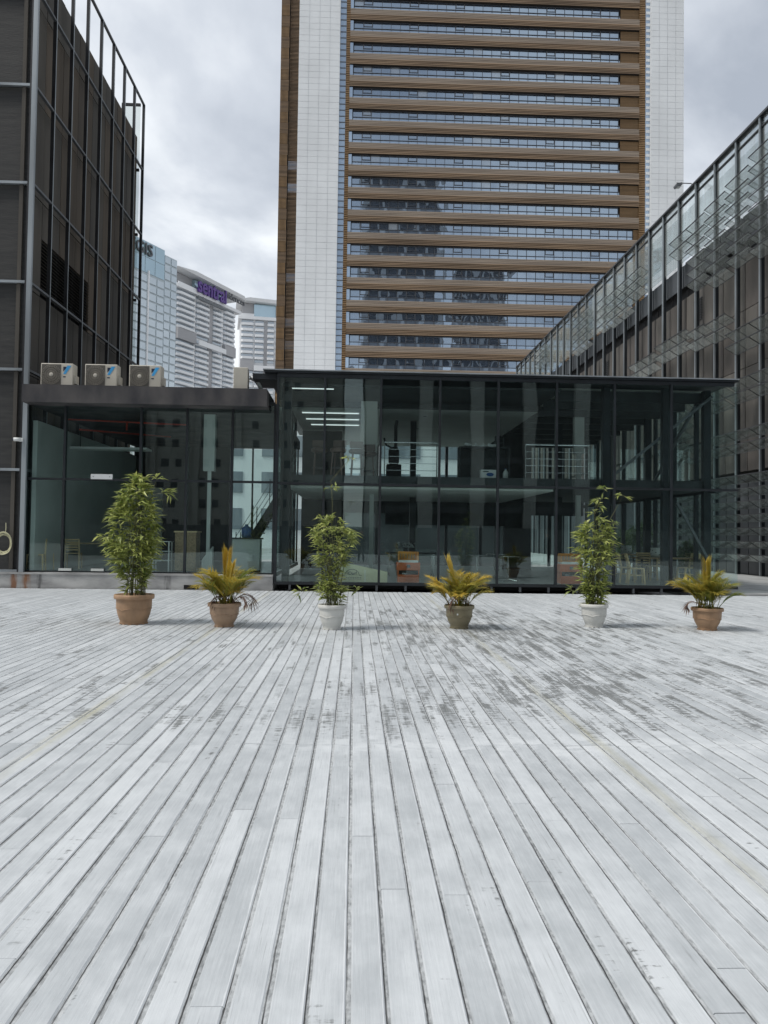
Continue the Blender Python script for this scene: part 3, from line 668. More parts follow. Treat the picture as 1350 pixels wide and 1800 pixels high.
# ---------------------------------------------------------------- long glazed building on the right
rbx = 16.85; RM = 2.03; ry0 = 31.25-3*RM; nR = 27; RZ = 19.35
rb = empty('long_building', (rbx, ry0, 0), 0, 'long building with clustered glass louvres and weathered concrete behind steel mullions', 'building')
part(MB().box(rbx+.75, rbx+14, ry0, ry0+nR*RM, 0, 15.2), 'core', M['dark'], rb)
def louv_mesh():
    a = MB(); a.prism([(0,.03,0),(-.50,.03,.30),(-.495,.03,.312),(.005,.03,.012)], [(0,RM-.03,0),(-.50,RM-.03,.30),(-.495,RM-.03,.312),(.005,RM-.03,.012)])
    b = MB()
    for y_ in (.02, RM*.5, RM-.02):
        b.bar((0,y_,0),(-.50,y_,.30),.014)
    b.bar((-.50,.0,.305),(-.50,RM,.305),.036); b.bar((.0,.0,-.01),(.0,RM,-.01),.02)
    return a.mesh('louvre_glass', M['g_louv']), b.mesh('louvre_frame', M['frame_m'])
LG, LF = louv_mesh()
def louv(k, z):
    o = inst('glass_louvre', LG, (-.02, k*RM, z), rb); inst('louvre_frame', LF, (0,0,0), o)
def bay(px): return (px)      # bay index helper (index 3 starts at Y = 31.25)
clusters = {1:(13.2,17.6),2:(13.1,17.6),3:(13.1,17.3),4:(12.9,17.1),5:(13.5,17.0),6:(15.9,17.0)}
SPC = .57
for k, (z0, z1) in clusters.items():
    z = z1-.3
    while z > z0: louv(k, z); z -= SPC
for k, z0, z1 in ((9,15.6,17.3),(10,14.9,17.3),(11,15.2,17.3),(12,15.2,17.5),(14,15.2,17.9),(15,15.2,17.9),(20,16.9,18.4),(21,16.9,18.4),
                  (4,10.4,11.6),(5,10.6,11.7),(6,10.6,12.0),(7,10.9,12.0),(8,10.6,11.8),(9,10.6,11.8),(2,9.6,10.6),(3,9.6,10.6),
                  (2,7.1,8.4),(3,7.1,8.4),(4,6.9,8.3),(5,6.9,8.3),(1,7.1,8.4),(1,5.0,6.2),(2,5.0,6.2),(3,5.0,6.2),(4,5.0,6.2),(5,4.8,6.0),(6,5.4,8.0),(7,5.4,8.0)):
    z = z1-.3
    while z > z0-.01: louv(k, z); z -= SPC
for k in range(1, 9):
    for q in range(7): louv(k, .62+q*.56)
for k in range(nR+1):
    y_ = ry0+k*RM
    part(B(rbx-.05, rbx+.02, y_-.04, y_+.04, .03, RZ), 'mullion', M['frame_l'], rb)
    part(B(rbx+.021, rbx+.16, y_-.05, y_+.05, .03, RZ-.02), 'mullion_back', M['frame'], rb)
part(B(rbx-.08, rbx+.2, ry0-.1, ry0+nR*RM, RZ, RZ+.10), 'coping', M['frame_m'], rb)
part(B(rbx+.03, rbx+.15, ry0, ry0+nR*RM, RZ-.42, RZ-.36), 'upper_rail', M['frame_m'], rb)
for k in range(nR):
    ya, yb = ry0+k*RM+.06, ry0+(k+1)*RM-.06; rr = random.Random(k*7)
    part(B(rbx+.08, rbx+.092, ya, yb, 15.95, RZ-.42), 'parapet_pane', M['g_par'], rb)
    part(B(rbx+.08, rbx+.092, ya, yb, RZ-.36, RZ-.01), 'parapet_strip', M['g_par'], rb)
    part(B(rbx+.42, rbx+.47, ya, yb, 16.9+.0, RZ-.5), 'inner_pane', M['g_par'], rb)
    part(B(rbx+.27, rbx+.33, ya, yb, 14.75, 15.92), 'slate_panel', M['slate'], rb)
    for (z0, z1) in ((11.8,14.2),(9.2,11.77),(6.4,9.17)):
        part(B(rbx+.40+rr.uniform(0,.02), rbx+.7, ya-.03, (ya+yb)/2-.01, z0, z1), 'concrete_panel', rr.choice([M['rowall'],M['rowall2']]), rb)
        part(B(rbx+.40+rr.uniform(0,.02), rbx+.7, (ya+yb)/2+.01, yb+.03, z0, z1), 'concrete_panel', rr.choice([M['rowall'],M['rowall2'],M['rowall']]), rb)
    part(B(rbx+.5, rbx+.7, ya-.03, yb+.03, 4.6, 6.37), 'concrete_panel', rr.choice([M['rowall'],M['rowall2']]), rb)
    part(B(rbx+.55, rbx+.7, ya-.03, yb+.03, .03, 4.1), 'dark_panel', M['slate'], rb)
    part(B(rbx+.55, rbx+.7, ya-.03, yb+.03, 14.22, 14.72), 'shadow_gap', M['black'], rb)  # black strip stands in for the shadow in the gap
    if k in (6, 13):
        for q in range(9): part(B(rbx+.36, rbx+.41, ya+.1, yb-.9, 12.6+q*.13, 12.65+q*.13), 'vent_slat', M['frame_m'], rb)
o = empty('roof_floodlight', P(1232,308,38.6), 0, 'small floodlight on an arm above the long building coping', 'lamp')
o.location = (rbx, 37.9, RZ+.1)
MB().tube([(.05,0,-.02),(.05,0,.12),(0,0,.16),(-.75,0,.16)], .025, 8).build('arm', M['frame_m'], o); MB().prism([(-.55,-.17,.14),(-.85,-.17,.02),(-.80,-.17,-.10),(-.52,-.17,.02)],[(-.55,.17,.14),(-.85,.17,.02),(-.80,.17,-.10),(-.52,.17,.02)]).build('head', M['grey'], o); B(-.78,-.58,-.13,.13,-.075,-.065).build('lens', M['white'], o)

# ---------------------------------------------------------------- brown slatted tower
TY = 120.
tw = empty('slatted_tower', (20, TY, 0), 0, 'tall office tower of brown timber slat bands between white clad side walls', 'building')
ZTOP = 104
X_l0, X_l1, X_w1, X_b1 = PX(489.5,325,TY), PX(522,325,TY), PX(594.5,325,TY), PX(605,325,TY)
X_r0, X_r1, X_r2 = PX(1133,200,TY), PX(1138,200,TY), PX(1198.5,200,TY)
part(MB().box(X_l0+.4, X_r2, TY+1.2, TY+34, 0, ZTOP), 'core', M['dark'], tw)
def cladding(xa, xb, y, cols):
    part(MB().box(xa+.02, xb-.02, y+.06, TY+1.2, 20, ZTOP), 'cladding_backing', M['whitetile2'], tw)
    wd = (xb-xa)/cols
    for c in range(cols):
        me = B(0.02, wd-.02, 0, .06, .02, .93).mesh('cladding_panel', M['whitetile']); g = MB()
        z = 20.
        n_ = 0
        while z < ZTOP-1:
            g.box(xa+c*wd+.03, xa+(c+1)*wd-.03, y+R.uniform(0,.012), y+.07, z+.02, z+.955); z += .97
        part(g, 'cladding_column', M['whitetile'], tw, kind='stuff')
cladding(X_l1, X_w1, TY-.8, 4)
cladding(X_r1+.25, X_r2, TY-.8, 4)
# blue glass edge with dark ticks
part(B(X_w1, X_b1, TY-.3, TY+1.2, 20, ZTOP), 'glass_edge', M['blue'], tw)
g = MB(); z = 20
while z < ZTOP: g.box(X_w1, X_b1-.02, TY-.36, TY-.3, z, z+.12); z += .97
part(g, 'glass_edge_bars', M['sigdark'], tw)
part(B(X_r0, X_r1+.25, TY-.3, TY+1.2, 20, ZTOP), 'glass_edge', M['blue'], tw)
g = MB(); z = 20
while z < ZTOP: g.box(X_r0+.1, X_r1+.24, TY-.36, TY-.3, z, z+.45); z += .97
part(g, 'glass_edge_bars', M['whitetile'], tw)
# far left slatted strip: alternating upright and level slat blocks, and louvred windows
xs = X_l0+(X_l1-X_l0)*.47
z = 20.; q = 0
while z < ZTOP:
    g = MB(); h = 1.72
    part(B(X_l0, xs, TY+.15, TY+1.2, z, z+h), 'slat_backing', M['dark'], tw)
    if q % 2:
        for i in range(7): g.box(X_l0+.02+i*(xs-X_l0-.05)/7, X_l0+.02+(i+.55)*(xs-X_l0-.05)/7, TY+.0, TY+.14, z+.03, z+h-.03)
    else:
        for i in range(11): g.box(X_l0+.02, xs-.03, TY+.0, TY+.14, z+.03+i*h/11, z+.03+(i+.5)*h/11)
    part(g, 'slat_block', M['ochre' if q % 2 else 'brown'], tw); z += h; q += 1
z = 22.; q = 0
while z < ZTOP-3.6:
    g = MB()
    for i in range(17): g.box(xs+.05, X_l1-.02, TY+.3, TY+.42, z+i*.21, z+i*.21+.075)
    part(g, 'louvre_bank', M['brown'], tw)
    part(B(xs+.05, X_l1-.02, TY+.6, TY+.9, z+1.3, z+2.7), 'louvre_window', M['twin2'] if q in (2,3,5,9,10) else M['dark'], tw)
    z += 3.59; q += 1
# floors
FH = 40.4*TY/F; z35 = PZ(620, 36, TY)
xwl, xwr, xwr2 = PX(619,300,TY), PX(1089,300,TY), PX(1112,420,TY)
part(B(X_b1, xwl, TY-.05, TY+1.2, 20, ZTOP), 'frame_backing', M['dark'], tw)
part(B(xwr2, X_r0, TY-.05, TY+1.2, 20, ZTOP), 'frame_backing', M['dark'], tw)
for (xa, xb, mt) in ((X_b1, X_b1+.62, 'ochre'), (X_r0-1.0, X_r0, 'ochre')):
    g = MB(); z = 20.
    while z < ZTOP: g.box(xa, xb, TY-.35, TY-.06, z, z+.17); z += .29
    part(g, 'edge_slats', M[mt], tw)
WH = 1.72; rows = list(range(-5, 17)); npane = 0; spare = MB()
PW = 1.47
for r in rows:
    zt = z35-r*FH-.12; zb = zt-WH
    xr = xwr if r < 9 else xwr2
    panes = []
    inframe = r >= -1
    # spandrel slats: flush grey-brown ones above, open darker ones below
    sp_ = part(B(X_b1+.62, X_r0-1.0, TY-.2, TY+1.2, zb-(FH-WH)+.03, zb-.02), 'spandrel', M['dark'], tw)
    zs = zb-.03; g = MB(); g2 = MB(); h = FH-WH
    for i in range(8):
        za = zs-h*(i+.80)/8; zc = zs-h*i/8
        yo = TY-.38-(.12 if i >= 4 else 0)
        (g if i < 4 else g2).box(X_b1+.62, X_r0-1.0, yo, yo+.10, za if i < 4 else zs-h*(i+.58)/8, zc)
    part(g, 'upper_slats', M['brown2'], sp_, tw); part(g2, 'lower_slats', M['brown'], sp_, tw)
    # vertical slat infill right of the windows
    g = MB(); n_ = 10
    for i in range(n_): g.box(xr+.04, X_r0-1.0, TY-.12, TY-.02, zb+WH*i/n_, zb+WH*(i+.62)/n_)
    part(g, 'infill_slats', M['ochre'], tw)
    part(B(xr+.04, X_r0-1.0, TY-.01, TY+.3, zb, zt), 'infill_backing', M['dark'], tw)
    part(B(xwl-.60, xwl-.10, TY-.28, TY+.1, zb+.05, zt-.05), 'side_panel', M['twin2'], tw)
    fm = MB(); x = xwl; i = 0
    while x < xr-.3:
        xe = min(x+PW, xr)
        tl = Matrix.Translation(((x+xe)/2, TY+.10, (zt+zb)/2)) @ Matrix.Rotation(R.gauss(0,.0035),4,'Z') @ Matrix.Rotation(R.gauss(0,.0025),4,'X')
        wv = (xe-x)/2-.03
        if inframe and npane < 298:
            o = B(-wv,wv,-.02,.02,-.22,WH/2-.05).xf(Matrix.Translation(-tw.location) @ tl).build('pane', M['twinb'] if R.random() < .07 else M['twin'], None); panes.append(o); npane += 1
        else:
            s_ = B(-wv,wv,-.02,.02,-.22,WH/2-.05).xf(tl); n0 = len(spare.v); spare.v += s_.v; spare.f += [tuple(a+n0 for a in f_) for f_ in s_.f]
        fm.box(xe-.03, xe+.03, TY-.02, TY+.16, zb, zt)
        if i % 5 == 1:
            fm.box(x+.03, xe-.03, TY-.03, TY+.0, zt-.10, zt-.03); fm.box(x+.03, xe-.03, TY-.03, TY+.0, zt-.78, zt-.71); fm.box(x+.03, x+.12, TY-.03, TY, zt-.71, zt-.10); fm.box(xe-.12, xe-.03, TY-.03, TY, zt-.71, zt-.10)
        x = xe; i += 1
    fm.box(xwl, xr, TY-.02, TY+.14, zt-.06, zt); fm.box(xwl, xr, TY-.04, TY+.14, zb+.58, zb+.65)
    wd = part(fm, 'window_band', M['sigdark'], tw)
    for o in panes: o.parent = wd
    part(B(xwl, xr, TY+.08, TY+.12, zb, zb+.575), 'lower_glazing', M['twin2'], wd, tw)  # base colour lightened to paint the sky's reflection into this strip
part(spare, 'further_panes', M['twin'], tw, kind='stuff')
cwl = empty('dark_screen_wall', (4, 46, 0), 0, 'dark wall added behind the pavilion to darken its rear glass', 'wall')  # wall added to darken the view through the rear panes
B(-5.5,6.5,0,.3,-.3,3.3).build('wall', M['slate'], cwl); B(-5.55,6.55,-.05,.35,3.303,3.4).build('coping', M['conc'], cwl)
# pale podium seen through the pavilion
pod = empty('podium_building', (10, 95, 0), 0, 'pale podium block with rows of windows seen through the pavilion', 'building')
B(-60,60,0,20,-.3,17).build('wall', M['cityw'], pod)
for r in range(3):
    for c in range(16): B(-58+c*7.3,-53+c*7.3,-.12,-.01,2+r*4.5,4.6+r*4.5).build('window', M['citywin'], pod)

# ---------------------------------------------------------------- distant city on the left
DIR = Vector((math.sin(math.radians(27)), math.cos(math.radians(27)), 0)); NRM = Vector((DIR.y, -DIR.x, 0))
def frame_at(px, Y):
    p = P(px, 650, Y); p.z = 0; return p
def setdir(deg):
    global DIR, NRM
    DIR = Vector((math.sin(math.radians(deg)), math.cos(math.radians(deg)), 0)); NRM = Vector((DIR.y, -DIR.x, 0))
def axis_M(origin):     # local x along the facade, local y out of it, z up
    m_ = Matrix.Identity(4)
    for i in range(3): m_[i][0] = DIR[i]; m_[i][1] = -NRM[i]; m_[i][2] = (0,0,1)[i]
    m_.translation = origin; return m_
def along(px, o):       # distance along the facade at which it crosses a pixel column
    a = math.tan(math.atan2(P(px,650,1).x, 1)); return (a*o.y-o.x)/(DIR.x-a*DIR.y)
def zat(px, py, o):
    s_ = along(px, o); return PZ(px, py, o.y+DIR.y*s_)
# glass tower with letters
go = frame_at(232, 330.); gt = empty('glass_hotel_tower', go, 0, 'pale blue glass tower with dark roof letters behind the panelled building', 'building')
gt.matrix_world = axis_M(go)
s1, s2 = along(286, go), along(309, go); zt1, zt2 = zat(286,440,go), zat(309,458,go)
B(-30, s1, .3, 30, 0, zt1).build('body', M['citygrid'], gt); B(s1, s2, .6, 30, 0, zt2).build('wing', M['citygrid'], gt)
zc = zat(255, 483, go)
cols = 5; cw_ = (s1+6)/cols
for c in range(cols+2):
    xa = -6+c*cw_ if c < cols else s1+(c-cols)*(s2-s1)/2; xb = xa+(cw_ if c < cols else (s2-s1)/2)
    z = (zc if c < cols else zt2-.4)-3.6; nr = 0
    while nr < 21 and z > 20:
        B(xa+.35, xb-.35, .0 if c < cols else .3, .4 if c < cols else .7, z+.5, z+3.4).build('pane', M['citypane'], gt); z -= 3.75; nr += 1
for c in range(4):
    xa = -6+c*(s1+6)/4
    for q in range(2): B(xa+.2, xa+(s1+6)/4-.2, .1, .35, zc+1+q*(zt1-zc-1)/2, zc+.7+(q+1)*(zt1-zc-1)/2).build('crown_panel', M['greenglass'], gt)
B(s1*.43, s1*.43+.7, -.5, .4, 20, zc+2).build('fin', M['cityw'], gt)
Mt = Matrix(((1,0,0,0),(0,0,-1,0),(0,1,0,0),(0,0,0,1)))
gx = along(261, go); gz_ = zat(261, 443, go)
text_mesh('REGIS', 7.4, .25, M['sigdark'], 'roof_letters', gt, Matrix.Translation((gx-8.6, -.3, gz_)) @ Mt, .05)

def resid(px0, px1, Y0, roof_y, label, sign, groupn, floors=26):
    o_ = frame_at(px0, Y0); t = empty('residential_tower', o_, 0, label, 'building'); t.matrix_world = axis_M(o_)
    Lw = along(px1, o_); ztop = zat(px0+5, roof_y, o_); fh = 10.0*Y0/F
    zc_ = ztop-fh*3.4
    B(0, Lw, 1.4, 40, 0, zc_).build('wall', M['cityw'], t); B(-1.5, Lw+3, -1.2, 30, zc_, zc_+fh*.55).build('cornice', M['cityw'], t)
    B(1, Lw-6, 3, 30, zc_+fh*.55, ztop-fh*.35).build('penthouse', M['cityg'], t)
    B(Lw*.30, Lw*.78, 1.2, 3, zc_+fh*.6, ztop-fh*.5).build('penthouse_glazing', M['greenglass'], t)
    MB().prism([(-3,-3,ztop-fh*.2),(Lw*.2,-4,ztop+fh*.25),(Lw+2,-4,ztop),(Lw+5,-3,ztop-fh*.6)], [(-3,30,ztop-fh*.2),(Lw*.2,30,ztop+fh*.25),(Lw+2,30,ztop),(Lw+5,30,ztop-fh*.6)]).build('roof', M['cityw'], t)
    B(0, Lw*.3, -.9, -.6, zc_+fh*.55, zc_+fh*1.0).build('terrace_parapet', M['cityw'], t)
    bays = ((.02,.30),(.32,.53),(.60,.76),(.79,.98))
    B(Lw*.53, Lw*.60, .9, 2, 30, zc_-.5).build('grey_strip', M['cityg'], t)
    me_b = {}; me_w = {}
    z = zc_-fh; n_ = 0
    while n_ < floors and z > 25:
        for bi, (a, b_) in enumerate(bays):
            mid = n_ in (7, 8)
            xa, xb = Lw*a, Lw*b_
            if mid and bi in (0, 3):
                if n_ == 8: B(xa-.2, xb+.2, -.6, 1.5, z, z+fh*1.95).build('grey_block', M['cityg'], t)
                continue
            if bi not in me_b:
                w_ = xb-xa
                g = MB(); g.prism([(0,1.5,0),(0,.2,0),(w_*.12,-.8,0),(w_*.88,-.8,0),(w_,.2,0),(w_,1.5,0)], [(0,1.5,fh*.42),(0,.2,fh*.42),(w_*.12,-.8,fh*.42),(w_*.88,-.8,fh*.42),(w_,.2,fh*.42),(w_,1.5,fh*.42)])
                me_b[bi] = g.mesh('balcony', M['cityw']); g = MB(); g.box(.3, w_-.3, 1.0, 1.45, 0, fh*.52); me_w[bi] = g.mesh('window', M['citywin'])
            if not (mid and bi in (1, 2)): inst('balcony', me_b[bi], (xa,0,z), t)
            inst('window', me_w[bi], (xa,0,z+fh*.45), t)
        n_ += 1; z -= fh
    B(Lw*.31, Lw*.77, -2.2, -1.6, zc_-fh*9.1, zc_-fh*8.2).build('sky_terrace', M['cityw'], t)
    return t, o_, Lw, zc_, ztop, fh
t, o_, Lw, zc_, ztop, fh = resid(308, 414, 400., 472, 'white curved balcony tower carrying a purple rooftop sign', True, '')
sx = along(365, o_)
pb = B(along(340,o_), along(390,o_), -2.2, -1.6, zat(345,520,o_)-2.5, zat(345,520,o_)-1.2).build('sign_rail', M['grey'], t)
sg = text_mesh('sentral', 12., .5, M['purple'], 'sign_letters', t, Matrix.Translation((sx, -2.3, zat(365,511,o_)-.5)) @ Mt, .22)
sw = along(390,o_)-along(340,o_); sg.scale.x *= sw/max(.1, sg.dimensions.x)
text_mesh('residences', 5.2, .2, M['sigdark'], 'sign_words', t, Matrix.Translation((along(402,o_), -2.3, zat(402,528,o_)+1)) @ Mt, .05)
setdir(80)
o2 = resid(421, 500, 540., 527, 'white balcony tower with roof garden next to the slatted tower', False, '')

# ---------------------------------------------------------------- city behind the viewer, seen only in reflections
ap = empty('apartment_block', (-14, -80, 0), 0, 'grey apartment block of small paired windows mirrored in the pavilion glass', 'building')
B(-19,12,-22,0,-.3,70).build('wall', M['apt'], ap)
for c in range(5): B(-18+c*6.6,-17.2+c*6.6,.0,.9,0,70).build('pier', M['apt'], ap)
wm = B(-.5,.5,-.05,.05,-.62,.62).mesh('window', M['sigdark'])
for r in range(20):
    for c in range(10):
        if c % 5 != 4: inst('window', wm, (-16.6+(c//2)*6.4+(c%2)*2.0+(.5 if r%3==0 else 0), .06, 3+r*3.15), ap)
stw = empty('striped_tower', (18, -70, 0), 0, 'striped tower of pale piers and dark glass mirrored in the windows', 'building')
B(-16.5,16.5,-30,-1,-.3,150).build('glass_wall', M['idark'], stw)
for c in range(5): B(-16.5+c*7.75,-14.5+c*7.75,-1,0,0,150).build('pier', M['pier'], stw)
for r in range(20): B(-16.4,16.4,-1,-.6,5+r*7.2,5.9+r*7.2).build('floor_band', M['sigdark'], stw)
st2 = empty('banded_tower', (71.5, -200, 0), 0, 'lower dark tower with narrow pale piers mirrored in the slatted tower', 'building')
B(-14,14,-25,-1,-.3,158).build('glass_wall', M['idark'], st2)
for c in range(7): B(-14+c*4.4,-12.7+c*4.4,-1,0,0,158).build('pier', M['pier'], st2)
for r in range(20): B(-13.9,13.9,-1,-.6,5+r*7.2,5.9+r*7.2).build('floor_band', M['sigdark'], st2)
bk = empty('low_block', (-60, -75, 0), 0, 'dark low block beside the apartment block mirrored in the wing glass', 'building')
B(-30,25,-20,0,-.3,46).build('wall', M['idark'], bk)
for r in range(9):
    for c in range(8): B(-27+c*6.2,-23+c*6.2,.01,.1,3+r*4.6,5+r*4.6).build('window', M['sigdark'], bk)
bk = empty('dark_reflection_block', (95, -75, 0), 0, 'added dark broad block keeping reflections in the pavilion glass dark', 'building')  # unseen block added so the right-hand panes reflect only dark
B(-59,60,-20,0,-.3,60).build('wall', M['idark'], bk)
for r in range(8):
    for c in range(9): B(-29+c*7.2,-24+c*7.2,.01,.1,3+r*4.6,5+r*4.6).build('window', M['sigdark'], bk)

# ---------------------------------------------------------------- potted plants
def leaf(mb, tones, p, d, nrm, ln, wd, tone, droop=.25):
    """lance-shaped leaf: six points, folded along the midrib and drooping"""
    d = d.normalized(); s_ = d.cross(nrm)
    if s_.length < 1e-4: s_ = d.cross(Vector((1,0,0)))
    s_.normalize(); u = s_.cross(d).normalized(); n = len(mb.v)
    dz = Vector((0,0,-1))
    a = p; b = p+d*ln*.38+dz*ln*droop*.18; c = p+d*ln*.95+dz*ln*droop
    f_ = u*wd*.22
    mb.v += [tuple(a), tuple(b+s_*wd*.5+f_), tuple(c), tuple(b-s_*wd*.5+f_), tuple(b)]
    mb.f += [(n, n+1, n+4), (n+1, n+2, n+4), (n, n+4, n+3), (n+4, n+2, n+3)]; tones += [tone]*4
def potgeo(t, rt_, rb_, h, mt, swag=True):
    prof = [(rb_*.97,0),(rb_,.012),(rb_*1.0,h*.13),(rb_*1.04,h*.145),(rb_+(rt_-rb_)*.52,h*.34),(rb_+(rt_-rb_)*.80,h*.58),(rt_*.955,h*.84),(rt_*.955,h*.845),(rt_*1.06,h*.85),(rt_*1.08,h*.88),(rt_*1.08,h*.97),(rt_*1.05,h),(rt_*.98,h),(rt_*.94,h*.93)]
    pot = MB().lathe(prof, n=40).build('pot', mt, t, True)
    def rad(z):
        q = z/h; return np.interp(q, [.145,.34,.58,.84], [rb_*1.04, rb_+(rt_-rb_)*.52, rb_+(rt_-rb_)*.80, rt_*.955])
    g = MB(); pts = []
    for i in range(73):
        a = 2*math.pi*i/72; z = h*(.47+.075*abs(math.cos(a*2.5+.3))**.8); r_ = rad(z)+.004; pts.append((r_*math.cos(a), r_*math.sin(a), z))
    g.tube(pts, .006, 6, False); g.build('swag', mt, pot, True)
    g = MB()
    for i in range(12):
        a = 2*math.pi*i/12; g.box(-.025,.025,-.012,.012,0,.014); M_ = Matrix.Translation((rb_*.98*math.cos(a), rb_*.98*math.sin(a), -.004)) @ Matrix.Rotation(a+math.pi/2,4,'Z'); g.v[-8:] = [tuple(M_ @ Vector(q)) for q in g.v[-8:]]
    g.build('foot_ring', mt, pot)
    MB().lathe([(rt_*.93,0),(rt_*.6,.012),(.01,.02)], (0,0,h*.9), 20).build('soil', M['soil'], t)
    return pot
def bamboo(px, py, pot, rt_, rb_, h, seed, dens, outline, extras, label, nc=20, leafl=.15, clear=0.):
    """outline: list of (height above rim, half width left, half width right)"""
    rr = random.Random(seed); p0 = PG(px, py); t = empty('potted_bamboo', (p0.x, p0.y, .004), 0, label, 'potted plant', 'potted plants on the deck')
    potgeo(t, rt_, rb_, h, M[pot])
    zs_ = [o[0] for o in outline]; wl = [o[1]*.80 for o in outline]; wr = [o[2]*.80 for o in outline]
    cn = MB(); lf = MB(); tones = []
    top = zs_[-1]
    def twig(p, d, L_, n_leaf, ll):
        q = p+d*L_; cn.tube([p, p+d*L_*.5+Vector((0,0,.02)), q], [.0025,.002,.0012], 4, False)
        for i in range(n_leaf):
            f_ = (i+1)/n_leaf; pp = p+(q-p)*f_
            a = rr.uniform(0, 2*math.pi); dd = (d*.7+Vector((math.cos(a), math.sin(a), rr.uniform(-.35,.35)))*.8).normalized()
            leaf(lf, tones, pp, dd, Vector((rr.uniform(-.4,.4), rr.uniform(-.4,.4), 1)), ll*rr.uniform(.65,1.15), ll*.24*rr.uniform(.8,1.25), min(1, max(0, rr.gauss(.45,.24))), rr.uniform(.1,.55))
    canes = []
    for i in range(nc):
        a = rr.uniform(0, 2*math.pi); r_ = rt_*.62*math.sqrt(rr.random()); b = Vector((r_*math.cos(a), r_*math.sin(a), h*.9))
        ht = top*rr.uniform(.6,1.0); k = int(np.interp(ht, zs_, range(len(zs_))))
        s_ = rr.uniform(-1,1); wx = np.interp(ht, zs_, wr)*max(s_,0)+np.interp(ht, zs_, wl)*min(s_,0)
        e = Vector((wx*.75, rr.uniform(-.6,.6)*abs(np.interp(ht, zs_, wr)), h+ht))
        m1 = b.lerp(e,.4); m1.x = b.x*.7+e.x*.25; m1.y = b.y*.7+e.y*.25
        pts = [b, m1, b.lerp(e,.75)*.5+m1*.5*0+e*.0+ (b.lerp(e,.75))*.5, e]
        pts[2] = Vector((m1.x*.45+e.x*.55, m1.y*.45+e.y*.55, h*.9+(e.z-h*.9)*.72))
        cn.tube(pts, [.008,.007,.005,.002], 5, False); canes.append(pts)
    for i in range(dens):
        z = rr.uniform(clear, top); wL = np.interp(z, zs_, wl); wR = np.interp(z, zs_, wr)
        if rr.random() > (wL+wR)/(max(wl)+max(wr))*.9+.12: continue
        sx_ = rr.uniform(-1,1); sx_ = math.copysign(abs(sx_)**.65, sx_)
        x = wR*sx_ if sx_ > 0 else wL*sx_
        y_ = rr.uniform(-1,1)*math.sqrt(max(0,1-sx_*sx_*.8))*(wL+wR)/2
        q = Vector((x, y_, h+z+rr.uniform(-.04,.04))); base = Vector((x*.72, y_*.72, h+z-.05))
        d = (q-base); d = d.normalized() if d.length > .01 else Vector((rr.uniform(-1,1), rr.uniform(-1,1), .2)).normalized()
        twig(base, d, max(.06,(q-base).length), rr.choice([3,4,5,6,7]), leafl)
    for pts, nl in extras:       # single long shoots with tufts
        v = [Vector(q) for q in pts]; cn.tube(v, [.004]*(len(v)-1)+[.0015], 5, False)
        for q in v[-nl:]:
            for i in range(4): twig(q, Vector((rr.uniform(-1,1), rr.uniform(-.6,.6), rr.uniform(-.2,.7))).normalized(), .07, 3, leafl*.9)
    cn.build('canes', M['cane'], t); f_ = lf.build('foliage', M['leaf'], t, kind='stuff'); settone(f_.data, tones)
    return t
S_ = 13.0/F
bamboo(235,1096,'terra', .305, .225, .49, 3, 560,
  [(0,.15,.13),(.16,.22,.20),(.36,.30,.30),(.50,.44,.36),(.70,.58,.42),(.95,.60,.46),(1.2,.50,.44),(1.45,.46,.40),(1.62,.33,.30),(1.80,.22,.20),(1.98,.10,.14)],
  [(((0,0,.6),(.2,.02,1.7),(.28,.0,2.3),(.33,.0,2.42)),1), (((.05,0,1.9),(.3,0,2.18),(.42,0,2.2),(.52,0,2.21)),2), (((-.15,0,1.2),(-.42,0,1.42),(-.52,0,1.44)),1)],
  'tall bushy bamboo in the large brown pot', nc=24, leafl=.20)
bamboo(583,1106,'whitepot', .215, .145, .40, 5, 310,
  [(0,.14,.14),(.15,.25,.22),(.28,.34,.30),(.42,.24,.22),(.55,.22,.18),(.66,.30,.28),(.85,.35,.34),(1.05,.44,.46),(1.2,.46,.48),(1.33,.24,.30),(1.42,.08,.08)],
  [(((-.02,0,1.5),(-.02,0,2.05),(-.03,0,2.28)),1), (((-.02,0,2.05),(-.05,0,2.42),(.15,0,2.66),(.24,0,2.78)),1), (((-.1,0,1.6),(-.18,0,1.82)),1), (((.05,0,.45),(-.3,0,.62),(-.5,0,.60)),1), (((.05,0,.5),(.3,0,.7),(.42,0,.62)),1)],
  'bamboo with a single thin shoot rising high, in a white pot', nc=22, leafl=.165)
bamboo(1044,1102,'whitepot', .225, .15, .40, 11, 290,
  [(0,.16,.16),(.15,.20,.22),(.35,.24,.28),(.55,.32,.34),(.8,.38,.38),(1.05,.40,.42),(1.25,.34,.38),(1.4,.22,.24),(1.52,.12,.14)],
  [(((0,0,1.5),(.0,0,1.95),(.02,0,2.1)),2), (((0,0,1.95),(.1,0,2.2),(.18,0,2.38)),2), (((.2,0,1.75),(.32,0,1.95),(.5,0,2.28)),1), (((.2,0,1.5),(.3,0,1.78)),1), (((0,0,.45),(-.3,0,.62),(-.4,0,.62)),1)],
  'bamboo with two leafy top shoots, in a white pot before the tables', nc=22, leafl=.19)
